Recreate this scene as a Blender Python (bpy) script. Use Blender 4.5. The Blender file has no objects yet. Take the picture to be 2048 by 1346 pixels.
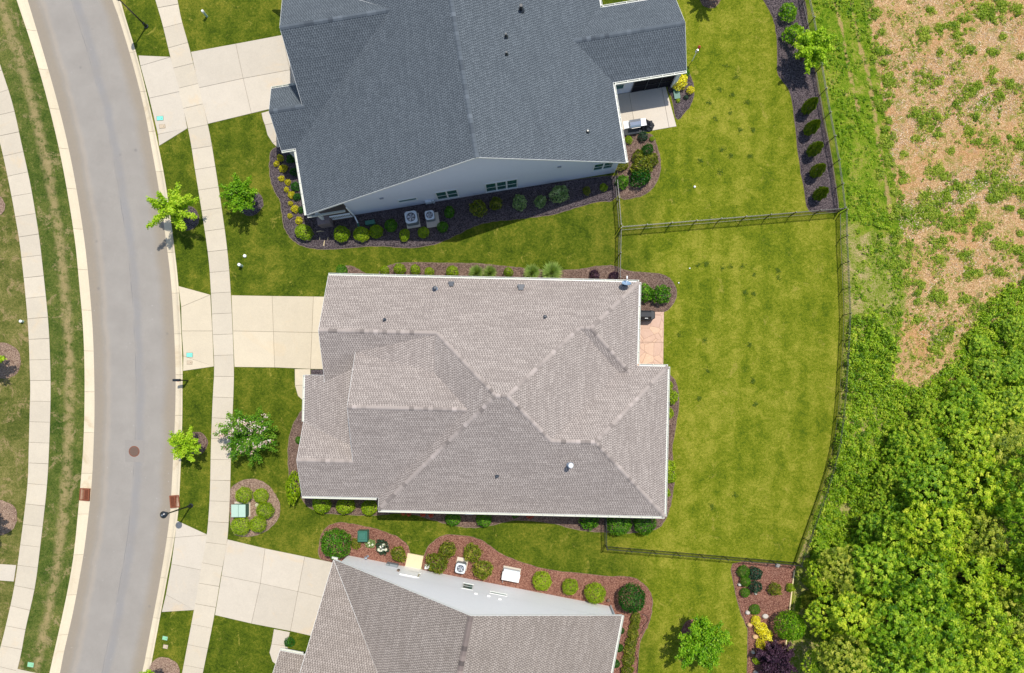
import bpy, math, random
import numpy as np
from mathutils import Vector, Matrix

# ------------------------------------------------------------------ camera, sky, sun, exposure
scene = bpy.context.scene
col = scene.collection
rad = math.radians
HCAM = 50.0                      # drone height in metres, looking straight down
cam_d = bpy.data.cameras.new('camera')
cam = bpy.data.objects.new('camera', cam_d)
col.objects.link(cam)
cam.location = (0, 0, HCAM)
cam.rotation_euler = (0, 0, 0)
cam_d.sensor_width = 36.0
cam_d.sensor_fit = 'HORIZONTAL'
cam_d.lens = 36.0 * 1350 / 2048
cam_d.shift_x = (1024 - 1040) / 2048
cam_d.shift_y = (790 - 673) / 2048
cam_d.clip_end = 1000
scene.camera = cam

SUN_EL, SUN_AZ = 66.0, 32.0      # azimuth clockwise from +Y
world = bpy.data.worlds.new('World')
scene.world = world
world.use_nodes = True
wn = world.node_tree
sky = wn.nodes.new('ShaderNodeTexSky')
sky.sky_type = 'NISHITA'
sky.sun_disc = False
sky.sun_elevation = rad(SUN_EL)
sky.sun_rotation = rad(SUN_AZ)
wn.nodes['Background'].inputs[1].default_value = 0.15
wn.links.new(sky.outputs[0], wn.nodes['Background'].inputs[0])
sl = bpy.data.lights.new('sun', 'SUN')
sl.energy = 4.15
sl.angle = rad(0.55)
sl.color = (1.0, 0.955, 0.88)
so = bpy.data.objects.new('sun', sl)
col.objects.link(so)
sd = Vector((math.sin(rad(SUN_AZ)) * math.cos(rad(SUN_EL)), math.cos(rad(SUN_AZ)) * math.cos(rad(SUN_EL)), math.sin(rad(SUN_EL))))
so.rotation_euler = sd.to_track_quat('Z', 'Y').to_euler()
so.location = sd * 80
scene.view_settings.view_transform = 'Standard'
scene.view_settings.look = 'None'
scene.view_settings.exposure = 0.15
scene.view_settings.gamma = 1.0

rnd = random.Random(7)
R = np.random.default_rng(11)

# ------------------------------------------------------------------ survey: plan position of a point seen at sheet (px,py) standing h above ground
def P(px, py, h=0.0):
    k = (HCAM - h) / 1350.0
    return ((px - 1040) * k, (790 - py) * k)
M = 1 / 27.0                     # metres per plan unit at ground level

# ------------------------------------------------------------------ materials
def lin(r, g, b, k=1.0):
    f = lambda c: (c / 255 / 12.92 if c <= 10 else ((c / 255 + 0.055) / 1.055) ** 2.4) * k
    return (f(r), f(g), f(b), 1)

class NT:
    def __init__(s, name):
        s.m = bpy.data.materials.new(name); s.m.use_nodes = True
        s.t = s.m.node_tree; s.b = s.t.nodes['Principled BSDF']; s.out = s.t.nodes['Material Output']
        s.b.inputs['Roughness'].default_value = 0.85
        s.b.inputs['Specular IOR Level'].default_value = 0.25
        s._pos = None
    def n(s, ty, **kw):
        x = s.t.nodes.new(ty)
        for k, v in kw.items(): setattr(x, k, v)
        return x
    def l(s, a, b): s.t.links.new(a, b)
    def pos(s):
        if s._pos is None: s._pos = s.n('ShaderNodeNewGeometry').outputs['Position']
        return s._pos
    def mapped(s, vec, scale=(1, 1, 1), rot=(0, 0, 0), loc=(0, 0, 0)):
        x = s.n('ShaderNodeMapping'); s.l(vec, x.inputs[0])
        x.inputs['Scale'].default_value = scale; x.inputs['Rotation'].default_value = rot; x.inputs['Location'].default_value = loc
        return x.outputs[0]
    def noise(s, scale, detail=3, rough=0.55, vec=None, dist=0.0):
        x = s.n('ShaderNodeTexNoise'); x.inputs['Scale'].default_value = scale; x.inputs['Detail'].default_value = detail
        x.inputs['Roughness'].default_value = rough; x.inputs['Distortion'].default_value = dist
        s.l(vec if vec is not None else s.pos(), x.inputs['Vector']); return x.outputs['Fac']
    def voro(s, scale, vec=None, out='Color', feature='F1', rnd_=1.0):
        x = s.n('ShaderNodeTexVoronoi', feature=feature); x.inputs['Scale'].default_value = scale; x.inputs['Randomness'].default_value = rnd_
        s.l(vec if vec is not None else s.pos(), x.inputs['Vector']); return x.outputs[out]
    def ramp(s, fac, stops, interp='LINEAR'):
        x = s.n('ShaderNodeValToRGB'); s.l(fac, x.inputs[0]); e = x.color_ramp.elements; x.color_ramp.interpolation = interp
        while len(e) < len(stops): e.new(0.5)
        for el, (p, c) in zip(e, stops): el.position = p; el.color = c if len(c) == 4 else (*c, 1)
        return x.outputs[0]
    def mix(s, fac, a, b, blend='MIX'):
        x = s.n('ShaderNodeMix', data_type='RGBA', blend_type=blend)
        for i, v in ((0, fac), (6, a), (7, b)):
            if isinstance(v, (float, int)): x.inputs[i].default_value = v
            elif isinstance(v, tuple): x.inputs[i].default_value = v
            else: s.l(v, x.inputs[i])
        return x.outputs[2]
    def math(s, op, a, b=None, c=None):
        x = s.n('ShaderNodeMath', operation=op)
        for i, v in enumerate((a, b, c)):
            if v is None: continue
            if isinstance(v, (float, int)): x.inputs[i].default_value = v
            else: s.l(v, x.inputs[i])
        return x.outputs[0]
    def maprange(s, v, a, b, c=0.0, d=1.0, smooth=True):
        x = s.n('ShaderNodeMapRange', interpolation_type='SMOOTHSTEP' if smooth else 'LINEAR'); s.l(v, x.inputs[0])
        for i, q in enumerate((a, b, c, d)): x.inputs[i + 1].default_value = q
        return x.outputs[0]
    def sep(s, v):
        x = s.n('ShaderNodeSeparateXYZ'); s.l(v, x.inputs[0]); return x.outputs
    def comb(s, x_, y_, z_=0.0):
        x = s.n('ShaderNodeCombineXYZ')
        for i, v in enumerate((x_, y_, z_)):
            if isinstance(v, (float, int)): x.inputs[i].default_value = v
            else: s.l(v, x.inputs[i])
        return x.outputs[0]
    def bump(s, h, strength=0.4, dist=0.02):
        x = s.n('ShaderNodeBump'); x.inputs['Strength'].default_value = strength; x.inputs['Distance'].default_value = dist
        s.l(h, x.inputs['Height']); s.l(x.outputs[0], s.b.inputs['Normal'])
    def color(s, v):
        if isinstance(v, tuple): s.b.inputs['Base Color'].default_value = v
        else: s.l(v, s.b.inputs['Base Color'])
    def uv(s): return s.n('ShaderNodeUVMap').outputs[0]
    def objrand(s): return s.n('ShaderNodeObjectInfo').outputs['Random']
    def attr(s, name): return s.n('ShaderNodeAttribute', attribute_name=name).outputs['Fac']
    def white(s, vec, dim='2D'):
        x = s.n('ShaderNodeTexWhiteNoise', noise_dimensions=dim); s.l(vec, x.inputs['Vector']); return x.outputs['Value']

MAT = {}
def plain(name, rgb, rough=0.6, metal=0.0, spec=0.4, var=0.08, scale=6.0):
    s = NT(name); s.b.inputs['Roughness'].default_value = rough; s.b.inputs['Metallic'].default_value = metal
    s.b.inputs['Specular IOR Level'].default_value = spec
    c = lin(*rgb)
    s.color(s.mix(s.noise(scale, 4), tuple(x * (1 - var) for x in c[:3]) + (1,), tuple(min(1, x * (1 + var)) for x in c[:3]) + (1,)))
    MAT[name] = s.m
    return s.m

def grass_mat(name, cols, dry, dryamt, stripe=0.0, srot=0.0, back=None):
    """mown turf: clumps, tiller speckle, dry patches; cols dark, mid, light"""
    s = NT(name); s.b.inputs['Roughness'].default_value = 0.9; s.b.inputs['Specular IOR Level'].default_value = 0.08
    fine = s.noise(5.5, 8, 0.88); mid = s.noise(1.1, 6, 0.7, dist=0.7); big = s.noise(0.22, 5, 0.62, dist=0.5)
    f = s.math('ADD', s.math('MULTIPLY', fine, 0.72), s.math('ADD', s.math('MULTIPLY', mid, 0.36), s.math('MULTIPLY', big, 0.34)))
    if stripe:
        w = s.n('ShaderNodeTexWave'); w.inputs['Scale'].default_value = 0.21; w.inputs['Distortion'].default_value = 0.35; w.inputs['Detail'].default_value = 1; w.inputs['Detail Scale'].default_value = 0.3
        s.l(s.mapped(s.pos(), rot=(0, 0, srot)), w.inputs['Vector'])
        f = s.math('ADD', f, s.math('MULTIPLY', s.math('SUBTRACT', w.outputs['Fac'], 0.5), stripe))
    c = s.ramp(f, [(0.57, cols[0]), (0.70, cols[1]), (0.84, cols[2])])
    if back:
        x, y, z = s.sep(s.pos())
        wob = s.math('MULTIPLY', s.math('SUBTRACT', s.noise(0.25, 3), 0.5), 5.0)
        m = s.maprange(s.math('ADD', x, wob), 6.5, 11.0)
        c2 = s.ramp(f, [(0.57, back[0]), (0.70, back[1]), (0.84, back[2])])
        c = s.mix(m, c, c2)
    d = s.maprange(s.math('ADD', s.noise(0.8, 5, 0.7, dist=0.8), s.math('MULTIPLY', s.math('SUBTRACT', s.noise(7, 3, 0.7), 0.5), 0.35)), 0.62 - dryamt, 0.74 - dryamt)
    c = s.mix(s.math('MULTIPLY', d, 0.75), c, dry)
    sp = s.noise(17, 4, 0.85)
    c = s.mix(0.75, c, s.ramp(sp, [(0.36, (0.34, 0.36, 0.30, 1)), (0.51, (0.98, 0.98, 0.98, 1)), (0.64, (1.65, 1.6, 1.4, 1))]), 'MULTIPLY')
    s.color(c)
    s.bump(s.math('ADD', s.math('MULTIPLY', sp, 0.6), fine), 0.9, 0.06)
    MAT[name] = s.m
    return s

G1 = (lin(42, 60, 10), lin(78, 93, 18), lin(122, 120, 40))
G2 = (lin(62, 84, 12), lin(106, 116, 22), lin(148, 144, 54))
grass_mat('lawn_grass', G1, lin(146, 138, 60), 0.02, 0.03, 0.04, back=G2)
grass_mat('far_lawn_grass', (lin(46, 66, 18), lin(94, 98, 44), lin(136, 126, 76)), lin(150, 130, 92), 0.10)

# verge with a dry mower track down its middle (uv.x runs across the strip)
s = grass_mat('verge_grass', (lin(42, 66, 18), lin(78, 92, 36), lin(118, 116, 62)), lin(146, 130, 92), 0.08)
u, v, _ = s.sep(s.uv())
uw = s.math('ADD', u, s.math('MULTIPLY', s.math('SUBTRACT', s.noise(0.9, 4, 0.7), 0.5), 0.30))
track = s.math('MULTIPLY', s.maprange(uw, 0.34, 0.54), s.maprange(uw, 0.78, 0.58))
cur = s.b.inputs['Base Color'].links[0].from_socket
tr = s.math('MULTIPLY', track, s.maprange(s.noise(1.7, 5, 0.75), 0.36, 0.56))
s.color(s.mix(s.math('MULTIPLY', tr, 0.8), cur, s.mix(s.noise(20, 2), lin(120, 108, 66), lin(182, 160, 116))))

# asphalt: uv.x across the road in metres from left edge, uv.z none
s = NT('asphalt')
u, v, _ = s.sep(s.uv())
g = s.noise(60, 2, 0.8); g2 = s.noise(0.6, 4, 0.6); g3 = s.noise(7, 4, 0.7)
base = s.mix(g2, lin(133, 127, 119), lin(154, 148, 139))
base = s.mix(0.55, base, s.ramp(g, [(0.3, (0.62, 0.62, 0.63, 1)), (0.5, (1, 1, 1, 1)), (0.72, (1.35, 1.33, 1.3, 1))]), 'MULTIPLY')
uw = s.math('ADD', u, s.math('MULTIPLY', s.math('SUBTRACT', s.noise(0.45, 4, 0.6), 0.5), 0.6))
edge = s.math('MAXIMUM', s.maprange(uw, 1.3, 0.45), s.maprange(uw, 4.9, 5.7))
base = s.mix(s.math('MULTIPLY', edge, 0.75), base, s.mix(g3, lin(150, 136, 114), lin(128, 118, 104)))
lstain = s.math('MULTIPLY', s.maprange(uw, 0.85, 1.05), s.maprange(uw, 1.45, 1.1))
base = s.mix(s.math('MULTIPLY', lstain, 0.22), base, lin(172, 156, 134))
trk = s.math('MULTIPLY', s.maprange(uw, 3.0, 3.35), s.maprange(uw, 3.95, 3.5))
base = s.mix(s.math('MULTIPLY', trk, s.math('MULTIPLY', g2, 0.55)), base, lin(112, 115, 122))
seam = s.math('LESS_THAN', s.math('ABSOLUTE', s.math('SUBTRACT', s.math('ADD', u, s.math('MULTIPLY', s.noise(1.2, 3), 0.16)), 3.22)), 0.018)
base = s.mix(s.math('MULTIPLY', seam, s.maprange(s.noise(0.5, 3), 0.40, 0.6, 0.0, 0.5)), base, lin(92, 92, 96))
oil = s.maprange(s.voro(0.55, out='Distance'), 0.10, 0.02, 0, 0.45); base = s.mix(oil, base, lin(104, 100, 98))
spots = s.math('LESS_THAN', s.voro(1.6, out='Distance'), 0.035)
base = s.mix(s.math('MULTIPLY', spots, 0.6), base, lin(205, 203, 198))
s.color(base); s.b.inputs['Roughness'].default_value = 0.8
s.bump(g, 0.5, 0.01); MAT['asphalt'] = s.m

def concrete(name, a, b, stain=lin(206, 176, 130), amt=0.25, rough=0.8):
    s = NT(name)
    n1 = s.noise(0.9, 5, 0.65, dist=0.6); n2 = s.noise(14, 4, 0.7); n3 = s.noise(90, 2, 0.7)
    c = s.mix(n1, a, b)
    c = s.mix(s.objrand(), c, s.mix(0.5, c, b)) if False else c
    tone = s.maprange(s.objrand(), 0, 1, 0.94, 1.05, smooth=False)
    tv = s.n('ShaderNodeCombineColor')
    for i in range(3): s.l(tone, tv.inputs[i])
    c = s.mix(1.0, c, tv.outputs[0], 'MULTIPLY')
    c = s.mix(0.35, c, s.ramp(n2, [(0.3, (0.8, 0.8, 0.8, 1)), (0.7, (1.12, 1.12, 1.12, 1))]), 'MULTIPLY')
    c = s.mix(0.3, c, s.ramp(n3, [(0.3, (0.8, 0.8, 0.8, 1)), (0.7, (1.15, 1.15, 1.15, 1))]), 'MULTIPLY')
    dk = s.maprange(s.noise(1.6, 6, 0.75, dist=1.4), 0.55, 0.75, 0, 0.35); c = s.mix(dk, c, s.mix(1.0, c, (0.78, 0.76, 0.73, 1), 'MULTIPLY'))
    st = s.maprange(s.noise(0.35, 5, 0.7, dist=1.0), 0.55, 0.70, 0, amt)
    c = s.mix(st, c, stain)
    s.color(c); s.b.inputs['Roughness'].default_value = rough
    s.bump(n3, 0.25, 0.006); MAT[name] = s.m
concrete('walk_concrete', lin(184, 173, 154), lin(200, 188, 166))
concrete('pale_concrete', lin(182, 172, 155), lin(197, 186, 168), amt=0.25)
concrete('drive_concrete', lin(190, 177, 153), lin(205, 191, 164), amt=0.2)
concrete('kerb_concrete', lin(196, 182, 156), lin(212, 197, 168), stain=lin(170, 148, 114), amt=0.45)
concrete('patio_concrete', lin(192, 182, 166), lin(206, 194, 176), amt=0.1)
concrete('step_concrete', lin(200, 184, 150), lin(214, 196, 160), amt=0.05)
plain('joint_dirt', (112, 101, 84), 0.95, var=0.3, scale=20)
s = NT('stamped_concrete')
d1 = s.voro(1.5, out='Distance', feature='DISTANCE_TO_EDGE'); cc = s.voro(1.5)
c = s.mix(s.noise(2.2, 6, 0.7, dist=1.2), lin(176, 140, 118), lin(214, 182, 156))
c = s.mix(0.25, c, s.ramp(s.sep(cc)[0], [(0, lin(168, 140, 130)), (1, lin(220, 190, 150))]))
c = s.mix(s.maprange(d1, 0.03, 0.0, 0, 0.5), c, lin(140, 106, 88))
s.color(c); s.b.inputs['Roughness'].default_value = 0.6; s.bump(s.math('ADD', s.maprange(d1, 0, 0.05), s.noise(12, 4)), 0.5, 0.02); MAT['stamped_concrete'] = s.m

def mulch(name, a, b, c_):
    s = NT(name); s.b.inputs['Roughness'].default_value = 0.95; s.b.inputs['Specular IOR Level'].default_value = 0.1
    w = s.n('ShaderNodeTexNoise'); w.inputs['Scale'].default_value = 3; s.l(s.pos(), w.inputs['Vector'])
    vec = s.mix(0.06, s.pos(), w.outputs['Color'], 'ADD')
    cell = s.sep(s.voro(24, vec=vec))[0]; cell2 = s.sep(s.voro(52, vec=vec))[1]
    c = s.ramp(s.math('ADD', s.math('MULTIPLY', cell, 0.6), s.math('MULTIPLY', cell2, 0.4)), [(0.15, a), (0.5, b), (0.86, c_)])
    c = s.mix(0.6, c, s.ramp(s.noise(0.8, 4), [(0.3, (0.75, 0.75, 0.78, 1)), (0.7, (1.2, 1.18, 1.15, 1))]), 'MULTIPLY')
    s.color(c); s.bump(s.math('ADD', s.voro(17, vec=vec, out='Distance'), s.noise(40, 3)), 1.0, 0.05); MAT[name] = s.m
mulch('dark_mulch', lin(40, 35, 37), lin(80, 71, 74), lin(134, 121, 120))
mulch('brown_mulch', lin(70, 54, 46), lin(112, 90, 80), lin(162, 138, 122))
mulch('red_mulch', lin(86, 50, 42), lin(134, 90, 76), lin(182, 140, 118))
mulch('tan_mulch', lin(104, 80, 66), lin(150, 124, 106), lin(192, 166, 144))
plain('bed_edging', (128, 112, 92), 0.9, var=0.35, scale=9)

# shingles: uv in metres, u along the course, v up the slope
def shingle(name, light, dark, lightest, amt=0.45):
    s = NT(name); s.b.inputs['Roughness'].default_value = 0.92; s.b.inputs['Specular IOR Level'].default_value = 0.12
    u, v, _ = s.sep(s.uv())
    row = s.math('FLOOR', s.math('DIVIDE', v, 0.143))
    fv = s.math('FRACT', s.math('DIVIDE', v, 0.143))
    shift = s.math('ADD', s.math('MULTIPLY', row, 0.061), s.math('MULTIPLY', s.white(s.comb(row, 3.3)), 0.05))
    uu = s.math('DIVIDE', s.math('ADD', u, shift), 0.168)
    tab = s.math('FLOOR', uu); fu = s.math('FRACT', uu)
    rv = s.white(s.comb(tab, row))
    cutout = s.math('GREATER_THAN', rv, -1.0)              # darker laminated recess between the tabs
    wid = s.maprange(s.white(s.comb(s.math('ADD', tab, 41.0), row)), 0, 1, 0.24, 0.62, smooth=False)
    inset_ = s.math('MULTIPLY', s.math('GREATER_THAN', fu, wid), s.math('GREATER_THAN', fv, 0.34))
    low = s.math('MULTIPLY', cutout, inset_)
    strip_ = s.math('FLOOR', s.math('ADD', s.math('DIVIDE', u, 1.0), s.math('MULTIPLY', s.white(s.comb(row, 9.1)), 1.0)))
    tone = s.white(s.comb(strip_, s.math('ADD', row, 17.7)))
    c = s.mix(tone, light, lightest)
    c = s.mix(s.math('MULTIPLY', low, amt), c, dark)
    c = s.mix(s.math('MULTIPLY', s.math('LESS_THAN', fv, 0.18), 0.75), c, tuple(x * 0.62 for x in dark[:3]) + (1,))
    blotch = s.noise(0.55, 5, 0.65)
    c = s.mix(0.55, c, s.ramp(blotch, [(0.3, (0.93, 0.93, 0.93, 1)), (0.7, (1.06, 1.06, 1.06, 1))]), 'MULTIPLY')
    gran = s.noise(55, 2, 0.8)
    c = s.mix(0.25, c, s.ramp(gran, [(0.3, (0.7, 0.7, 0.7, 1)), (0.7, (1.25, 1.25, 1.25, 1))]), 'MULTIPLY')
    s.color(c)
    hgt = s.math('SUBTRACT', s.math('MULTIPLY', s.math('GREATER_THAN', fv, 0.05), 0.5), s.math('MULTIPLY', low, 0.4))
    s.bump(hgt, 0.55, 0.02); MAT[name] = s.m
shingle('taupe_shingle', lin(161, 150, 142), lin(116, 107, 101), lin(179, 168, 159), 0.88)
shingle('slate_shingle', lin(96, 103, 108), lin(64, 70, 76), lin(106, 113, 118), 0.88)
shingle('brown_shingle', lin(152, 141, 131), lin(107, 98, 91), lin(169, 158, 148), 0.88)
def capmat(name, a, b, c_):
    s = NT(name); s.b.inputs['Specular IOR Level'].default_value = 0.15
    c = s.ramp(s.objrand(), [(0.0, a), (0.35, b), (0.75, b), (1.0, c_)])
    c = s.mix(0.5, c, s.ramp(s.noise(45, 2, 0.8), [(0.3, (0.75, 0.75, 0.75, 1)), (0.7, (1.2, 1.2, 1.2, 1))]), 'MULTIPLY')
    s.color(c); MAT[name] = s.m
capmat('taupe_cap', lin(122, 113, 107), lin(158, 147, 139), lin(174, 162, 154))
capmat('slate_cap', lin(72, 78, 84), lin(88, 95, 101), lin(104, 111, 117))
capmat('brown_cap', lin(92, 84, 80), lin(122, 110, 104), lin(146, 132, 124))

def siding(name, rgb):
    s = NT(name); s.b.inputs['Roughness'].default_value = 0.55; s.b.inputs['Specular IOR Level'].default_value = 0.3
    z = s.sep(s.pos())[2]
    f = s.math('FRACT', s.math('DIVIDE', z, 0.16))
    c = s.mix(s.noise(2.5, 4), tuple(x * 0.95 for x in lin(*rgb)[:3]) + (1,), lin(*rgb))
    c = s.mix(s.math('MULTIPLY', s.math('LESS_THAN', f, 0.07), 0.25), c, tuple(x * 0.5 for x in lin(*rgb)[:3]) + (1,))
    s.color(c); s.bump(s.math('SUBTRACT', 1.0, f), 0.35, 0.015); MAT[name] = s.m
siding('grey_siding', (212, 215, 222))
siding('white_siding', (232, 231, 229))
siding('tan_siding', (196, 188, 174))
plain('white_trim', (214, 214, 208), 0.45, spec=0.5, var=0.04)
plain('cream_gutter', (204, 205, 192), 0.4, spec=0.5, var=0.05)
plain('grey_trim', (142, 146, 152), 0.5)
plain('pane_dark', (40, 92, 84), 0.08, spec=0.9, var=0.25, scale=1.2)
plain('screen_mesh', (34, 32, 36), 0.9, spec=0.1, var=0.2)
plain('door_tan', (150, 140, 100), 0.6)
plain('black_metal', (24, 28, 30), 0.32, spec=0.7, var=0.2)
plain('fence_metal', (30, 36, 36), 0.40, spec=0.6, var=0.25, scale=3)
plain('dark_metal', (52, 60, 70), 0.4, spec=0.6, var=0.15)
plain('galvanised', (152, 158, 164), 0.35, metal=0.6, var=0.15)
plain('steel', (196, 200, 206), 0.28, metal=0.8, var=0.1)
plain('ac_paint', (196, 202, 204), 0.4, spec=0.5, var=0.06)
plain('ac_side', (118, 124, 126), 0.5, var=0.2, scale=30)
plain('black_cover', (30, 33, 39), 0.55, spec=0.4, var=0.3, scale=12)
plain('brown_step', (112, 96, 82), 0.8)
plain('rust', (126, 74, 52), 0.85, spec=0.2, var=0.35, scale=14)
plain('void', (14, 13, 12), 0.95, spec=0.0)
plain('teal_lid', (120, 205, 186), 0.5, var=0.12, scale=18)
plain('green_lid', (134, 190, 148), 0.5, var=0.12, scale=18)
plain('tan_lid', (186, 168, 142), 0.7, var=0.15, scale=18)
plain('green_box', (52, 104, 88), 0.5, var=0.12)
plain('pale_green_box', (166, 190, 172), 0.5, var=0.06)
plain('bright_white', (236, 236, 232), 0.5, var=0.03)
plain('stone', (188, 180, 168), 0.85, var=0.2, scale=8)
plain('tan_stone', (196, 160, 116), 0.85, var=0.2, scale=8)
plain('porch_stone', (128, 112, 108), 0.85, var=0.35, scale=9)
plain('wood_edge', (214, 194, 150), 0.8, var=0.12)
plain('dish_blue', (128, 152, 176), 0.35, spec=0.5)
plain('bark', (92, 76, 60), 0.95, spec=0.1, var=0.35, scale=18)
plain('hose', (34, 36, 32), 0.5)
plain('red_plastic', (168, 62, 46), 0.5)
plain('manhole_iron', (104, 84, 72), 0.7, spec=0.3, var=0.3, scale=24)
plain('patch_asphalt', (140, 134, 126), 0.9, var=0.15, scale=14)

def leafmat(name, dark, mid, light, transl=0.25, rough=0.5):
    s = NT(name); s.b.inputs['Roughness'].default_value = rough; s.b.inputs['Specular IOR Level'].default_value = 0.25
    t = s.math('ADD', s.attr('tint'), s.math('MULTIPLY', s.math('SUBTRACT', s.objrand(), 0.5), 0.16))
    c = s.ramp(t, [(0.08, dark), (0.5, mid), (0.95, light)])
    s.color(c)
    tr = s.n('ShaderNodeBsdfTranslucent'); s.l(s.mix(1.0, c, (1.25, 1.25, 0.6, 1), 'MULTIPLY'), tr.inputs[0])
    mx = s.n('ShaderNodeMixShader'); mx.inputs[0].default_value = transl
    s.l(s.b.outputs[0], mx.inputs[1]); s.l(tr.outputs[0], mx.inputs[2]); s.l(mx.outputs[0], s.out.inputs[0]); MAT[name] = s.m
leafmat('leaf_green', lin(34, 84, 8), lin(76, 134, 18), lin(130, 172, 40), 0.35)
leafmat('leaf_deep', lin(20, 62, 14), lin(42, 100, 22), lin(82, 138, 40), 0.35)
leafmat('leaf_lime', lin(92, 128, 8), lin(146, 176, 18), lin(194, 206, 60), 0.35)
leafmat('leaf_gold', lin(150, 146, 8), lin(206, 198, 24), lin(238, 228, 80), 0.35)
leafmat('leaf_yellow', lin(196, 186, 16), lin(236, 226, 36), lin(250, 244, 110))
leafmat('leaf_olive', lin(64, 88, 16), lin(112, 126, 30), lin(168, 164, 58), 0.35)
leafmat('leaf_pale', lin(86, 124, 60), lin(140, 168, 100), lin(208, 218, 160), 0.35)
leafmat('leaf_grass', lin(116, 152, 66), lin(160, 188, 98), lin(200, 212, 136), 0.35)
leafmat('leaf_purple', lin(32, 20, 30), lin(64, 40, 58), lin(102, 70, 88))
leafmat('leaf_bluegreen', lin(22, 48, 34), lin(44, 76, 52), lin(82, 112, 84))
leafmat('leaf_street', lin(92, 138, 8), lin(150, 188, 20), lin(200, 218, 64), 0.35)
leafmat('leaf_street_deep', lin(70, 122, 8), lin(114, 164, 16), lin(168, 196, 46), 0.35)
leafmat('leaf_myrtle', lin(44, 96, 12), lin(84, 138, 22), lin(144, 178, 52), 0.35)
leafmat('leaf_wood', lin(72, 112, 6), lin(148, 180, 18), lin(212, 220, 66), 0.35)
leafmat('leaf_wood_mid', lin(60, 106, 8), lin(122, 164, 18), lin(192, 210, 58), 0.35)
leafmat('leaf_wood_olive', lin(74, 98, 20), lin(140, 158, 34), lin(200, 200, 80), 0.35)
leafmat('leaf_cedar', lin(60, 92, 12), lin(112, 138, 24), lin(168, 172, 56), 0.35)
leafmat('leaf_under', lin(70, 112, 8), lin(132, 168, 20), lin(192, 204, 60), 0.35)
leafmat('leaf_weed', lin(84, 122, 16), lin(140, 166, 34), lin(198, 200, 84), 0.35)
leafmat('leaf_tuft', lin(74, 104, 18), lin(98, 122, 26), lin(122, 138, 42), 0.35)
leafmat('blossom', lin(210, 168, 160), lin(232, 206, 196), lin(250, 240, 234), 0.3)
leafmat('white_blossom', lin(210, 212, 190), lin(232, 232, 214), lin(250, 250, 244), 0.3)
leafmat('red_blossom', lin(160, 44, 40), lin(204, 88, 66), lin(226, 140, 96), 0.2)
leafmat('chip', lin(124, 96, 74), lin(196, 164, 130), lin(240, 224, 196), 0.0, 0.9)

# clearing right of the fence: wood chips, rough green strip, leaf litter under the wood, bare dirt (painted by plan attributes)
s = NT('clearing'); s.b.inputs['Roughness'].default_value = 0.95; s.b.inputs['Specular IOR Level'].default_value = 0.1
w = s.n('ShaderNodeTexNoise'); w.inputs['Scale'].default_value = 2.5; s.l(s.pos(), w.inputs['Vector'])
vec = s.mix(0.25, s.pos(), w.outputs['Color'], 'ADD')
cell = s.sep(s.voro(19, vec=vec))[0]; cell2 = s.sep(s.voro(46, vec=vec))[1]
chip = s.ramp(s.math('ADD', s.math('MULTIPLY', cell, 0.5), s.math('MULTIPLY', cell2, 0.5)), [(0.10, lin(116, 88, 58)), (0.40, lin(178, 138, 92)), (0.70, lin(206, 167, 119)), (0.92, lin(234, 211, 172))])
chip = s.mix(s.maprange(s.noise(0.35, 5, 0.7), 0.46, 0.68, 0, 0.6), chip, lin(190, 136, 86))
chip = s.mix(s.maprange(s.noise(0.7, 4, 0.7), 0.55, 0.75, 0, 0.5), chip, lin(196, 178, 152))
weedc = s.mix(s.noise(14, 3), lin(84, 98, 26), lin(146, 152, 58))
gm = s.maprange(s.noise(1.3, 7, 0.85, dist=0.6), 0.48, 0.62, 0, 0.85); chip = s.mix(gm, chip, weedc)
n1 = s.noise(0.7, 6, 0.75, dist=0.8); n2 = s.noise(9, 5, 0.8)
strip = s.ramp(s.math('ADD', s.math('MULTIPLY', n1, 0.62), s.math('MULTIPLY', n2, 0.38)), [(0.36, lin(52, 84, 10)), (0.46, lin(98, 128, 20)), (0.54, lin(132, 144, 44)), (0.60, lin(158, 148, 78)), (0.68, lin(186, 158, 118))])
strip = s.mix(0.6, strip, s.ramp(s.noise(28, 2, 0.8), [(0.33, (0.5, 0.5, 0.5, 1)), (0.68, (1.35, 1.35, 1.3, 1))]), 'MULTIPLY')
litter = s.ramp(s.noise(2.5, 5, 0.7), [(0.35, lin(34, 38, 16)), (0.65, lin(70, 72, 34))])  # leaf litter, darkened so the gap's deep shade is in its colour
olive = s.ramp(s.math('ADD', s.math('MULTIPLY', n1, 0.5), s.math('MULTIPLY', n2, 0.5)), [(0.38, lin(72, 98, 20)), (0.47, lin(122, 138, 40)), (0.54, lin(160, 150, 92)), (0.62, lin(190, 164, 124))])
olive = s.mix(0.6, olive, s.ramp(s.noise(28, 2, 0.8), [(0.33, (0.5, 0.5, 0.5, 1)), (0.68, (1.35, 1.35, 1.3, 1))]), 'MULTIPLY')
jit = s.math('MULTIPLY', s.math('SUBTRACT', s.noise(1.0, 6, 0.8), 0.5), 1.3)
strip = s.mix(s.maprange(s.math('ADD', s.attr('dry'), jit), 0.3, 0.7), strip, olive)
c = s.mix(s.maprange(s.math('ADD', s.attr('chip'), jit), 0.42, 0.58), strip, chip)
c = s.mix(s.maprange(s.math('ADD', s.attr('dirt'), s.math('MULTIPLY', jit, 2.0)), 0.55, 0.95, 0, 0.65), c, s.mix(n2, lin(164, 122, 80), lin(206, 170, 126)))
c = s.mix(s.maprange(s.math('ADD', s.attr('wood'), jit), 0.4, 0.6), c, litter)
s.color(c); s.bump(s.math('ADD', s.voro(12, vec=vec, out='Distance'), s.noise(25, 4)), 1.0, 0.06); MAT['clearing'] = s.m
plain('dirt', (190, 150, 104), 0.95, spec=0.1, var=0.25, scale=5)

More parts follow.
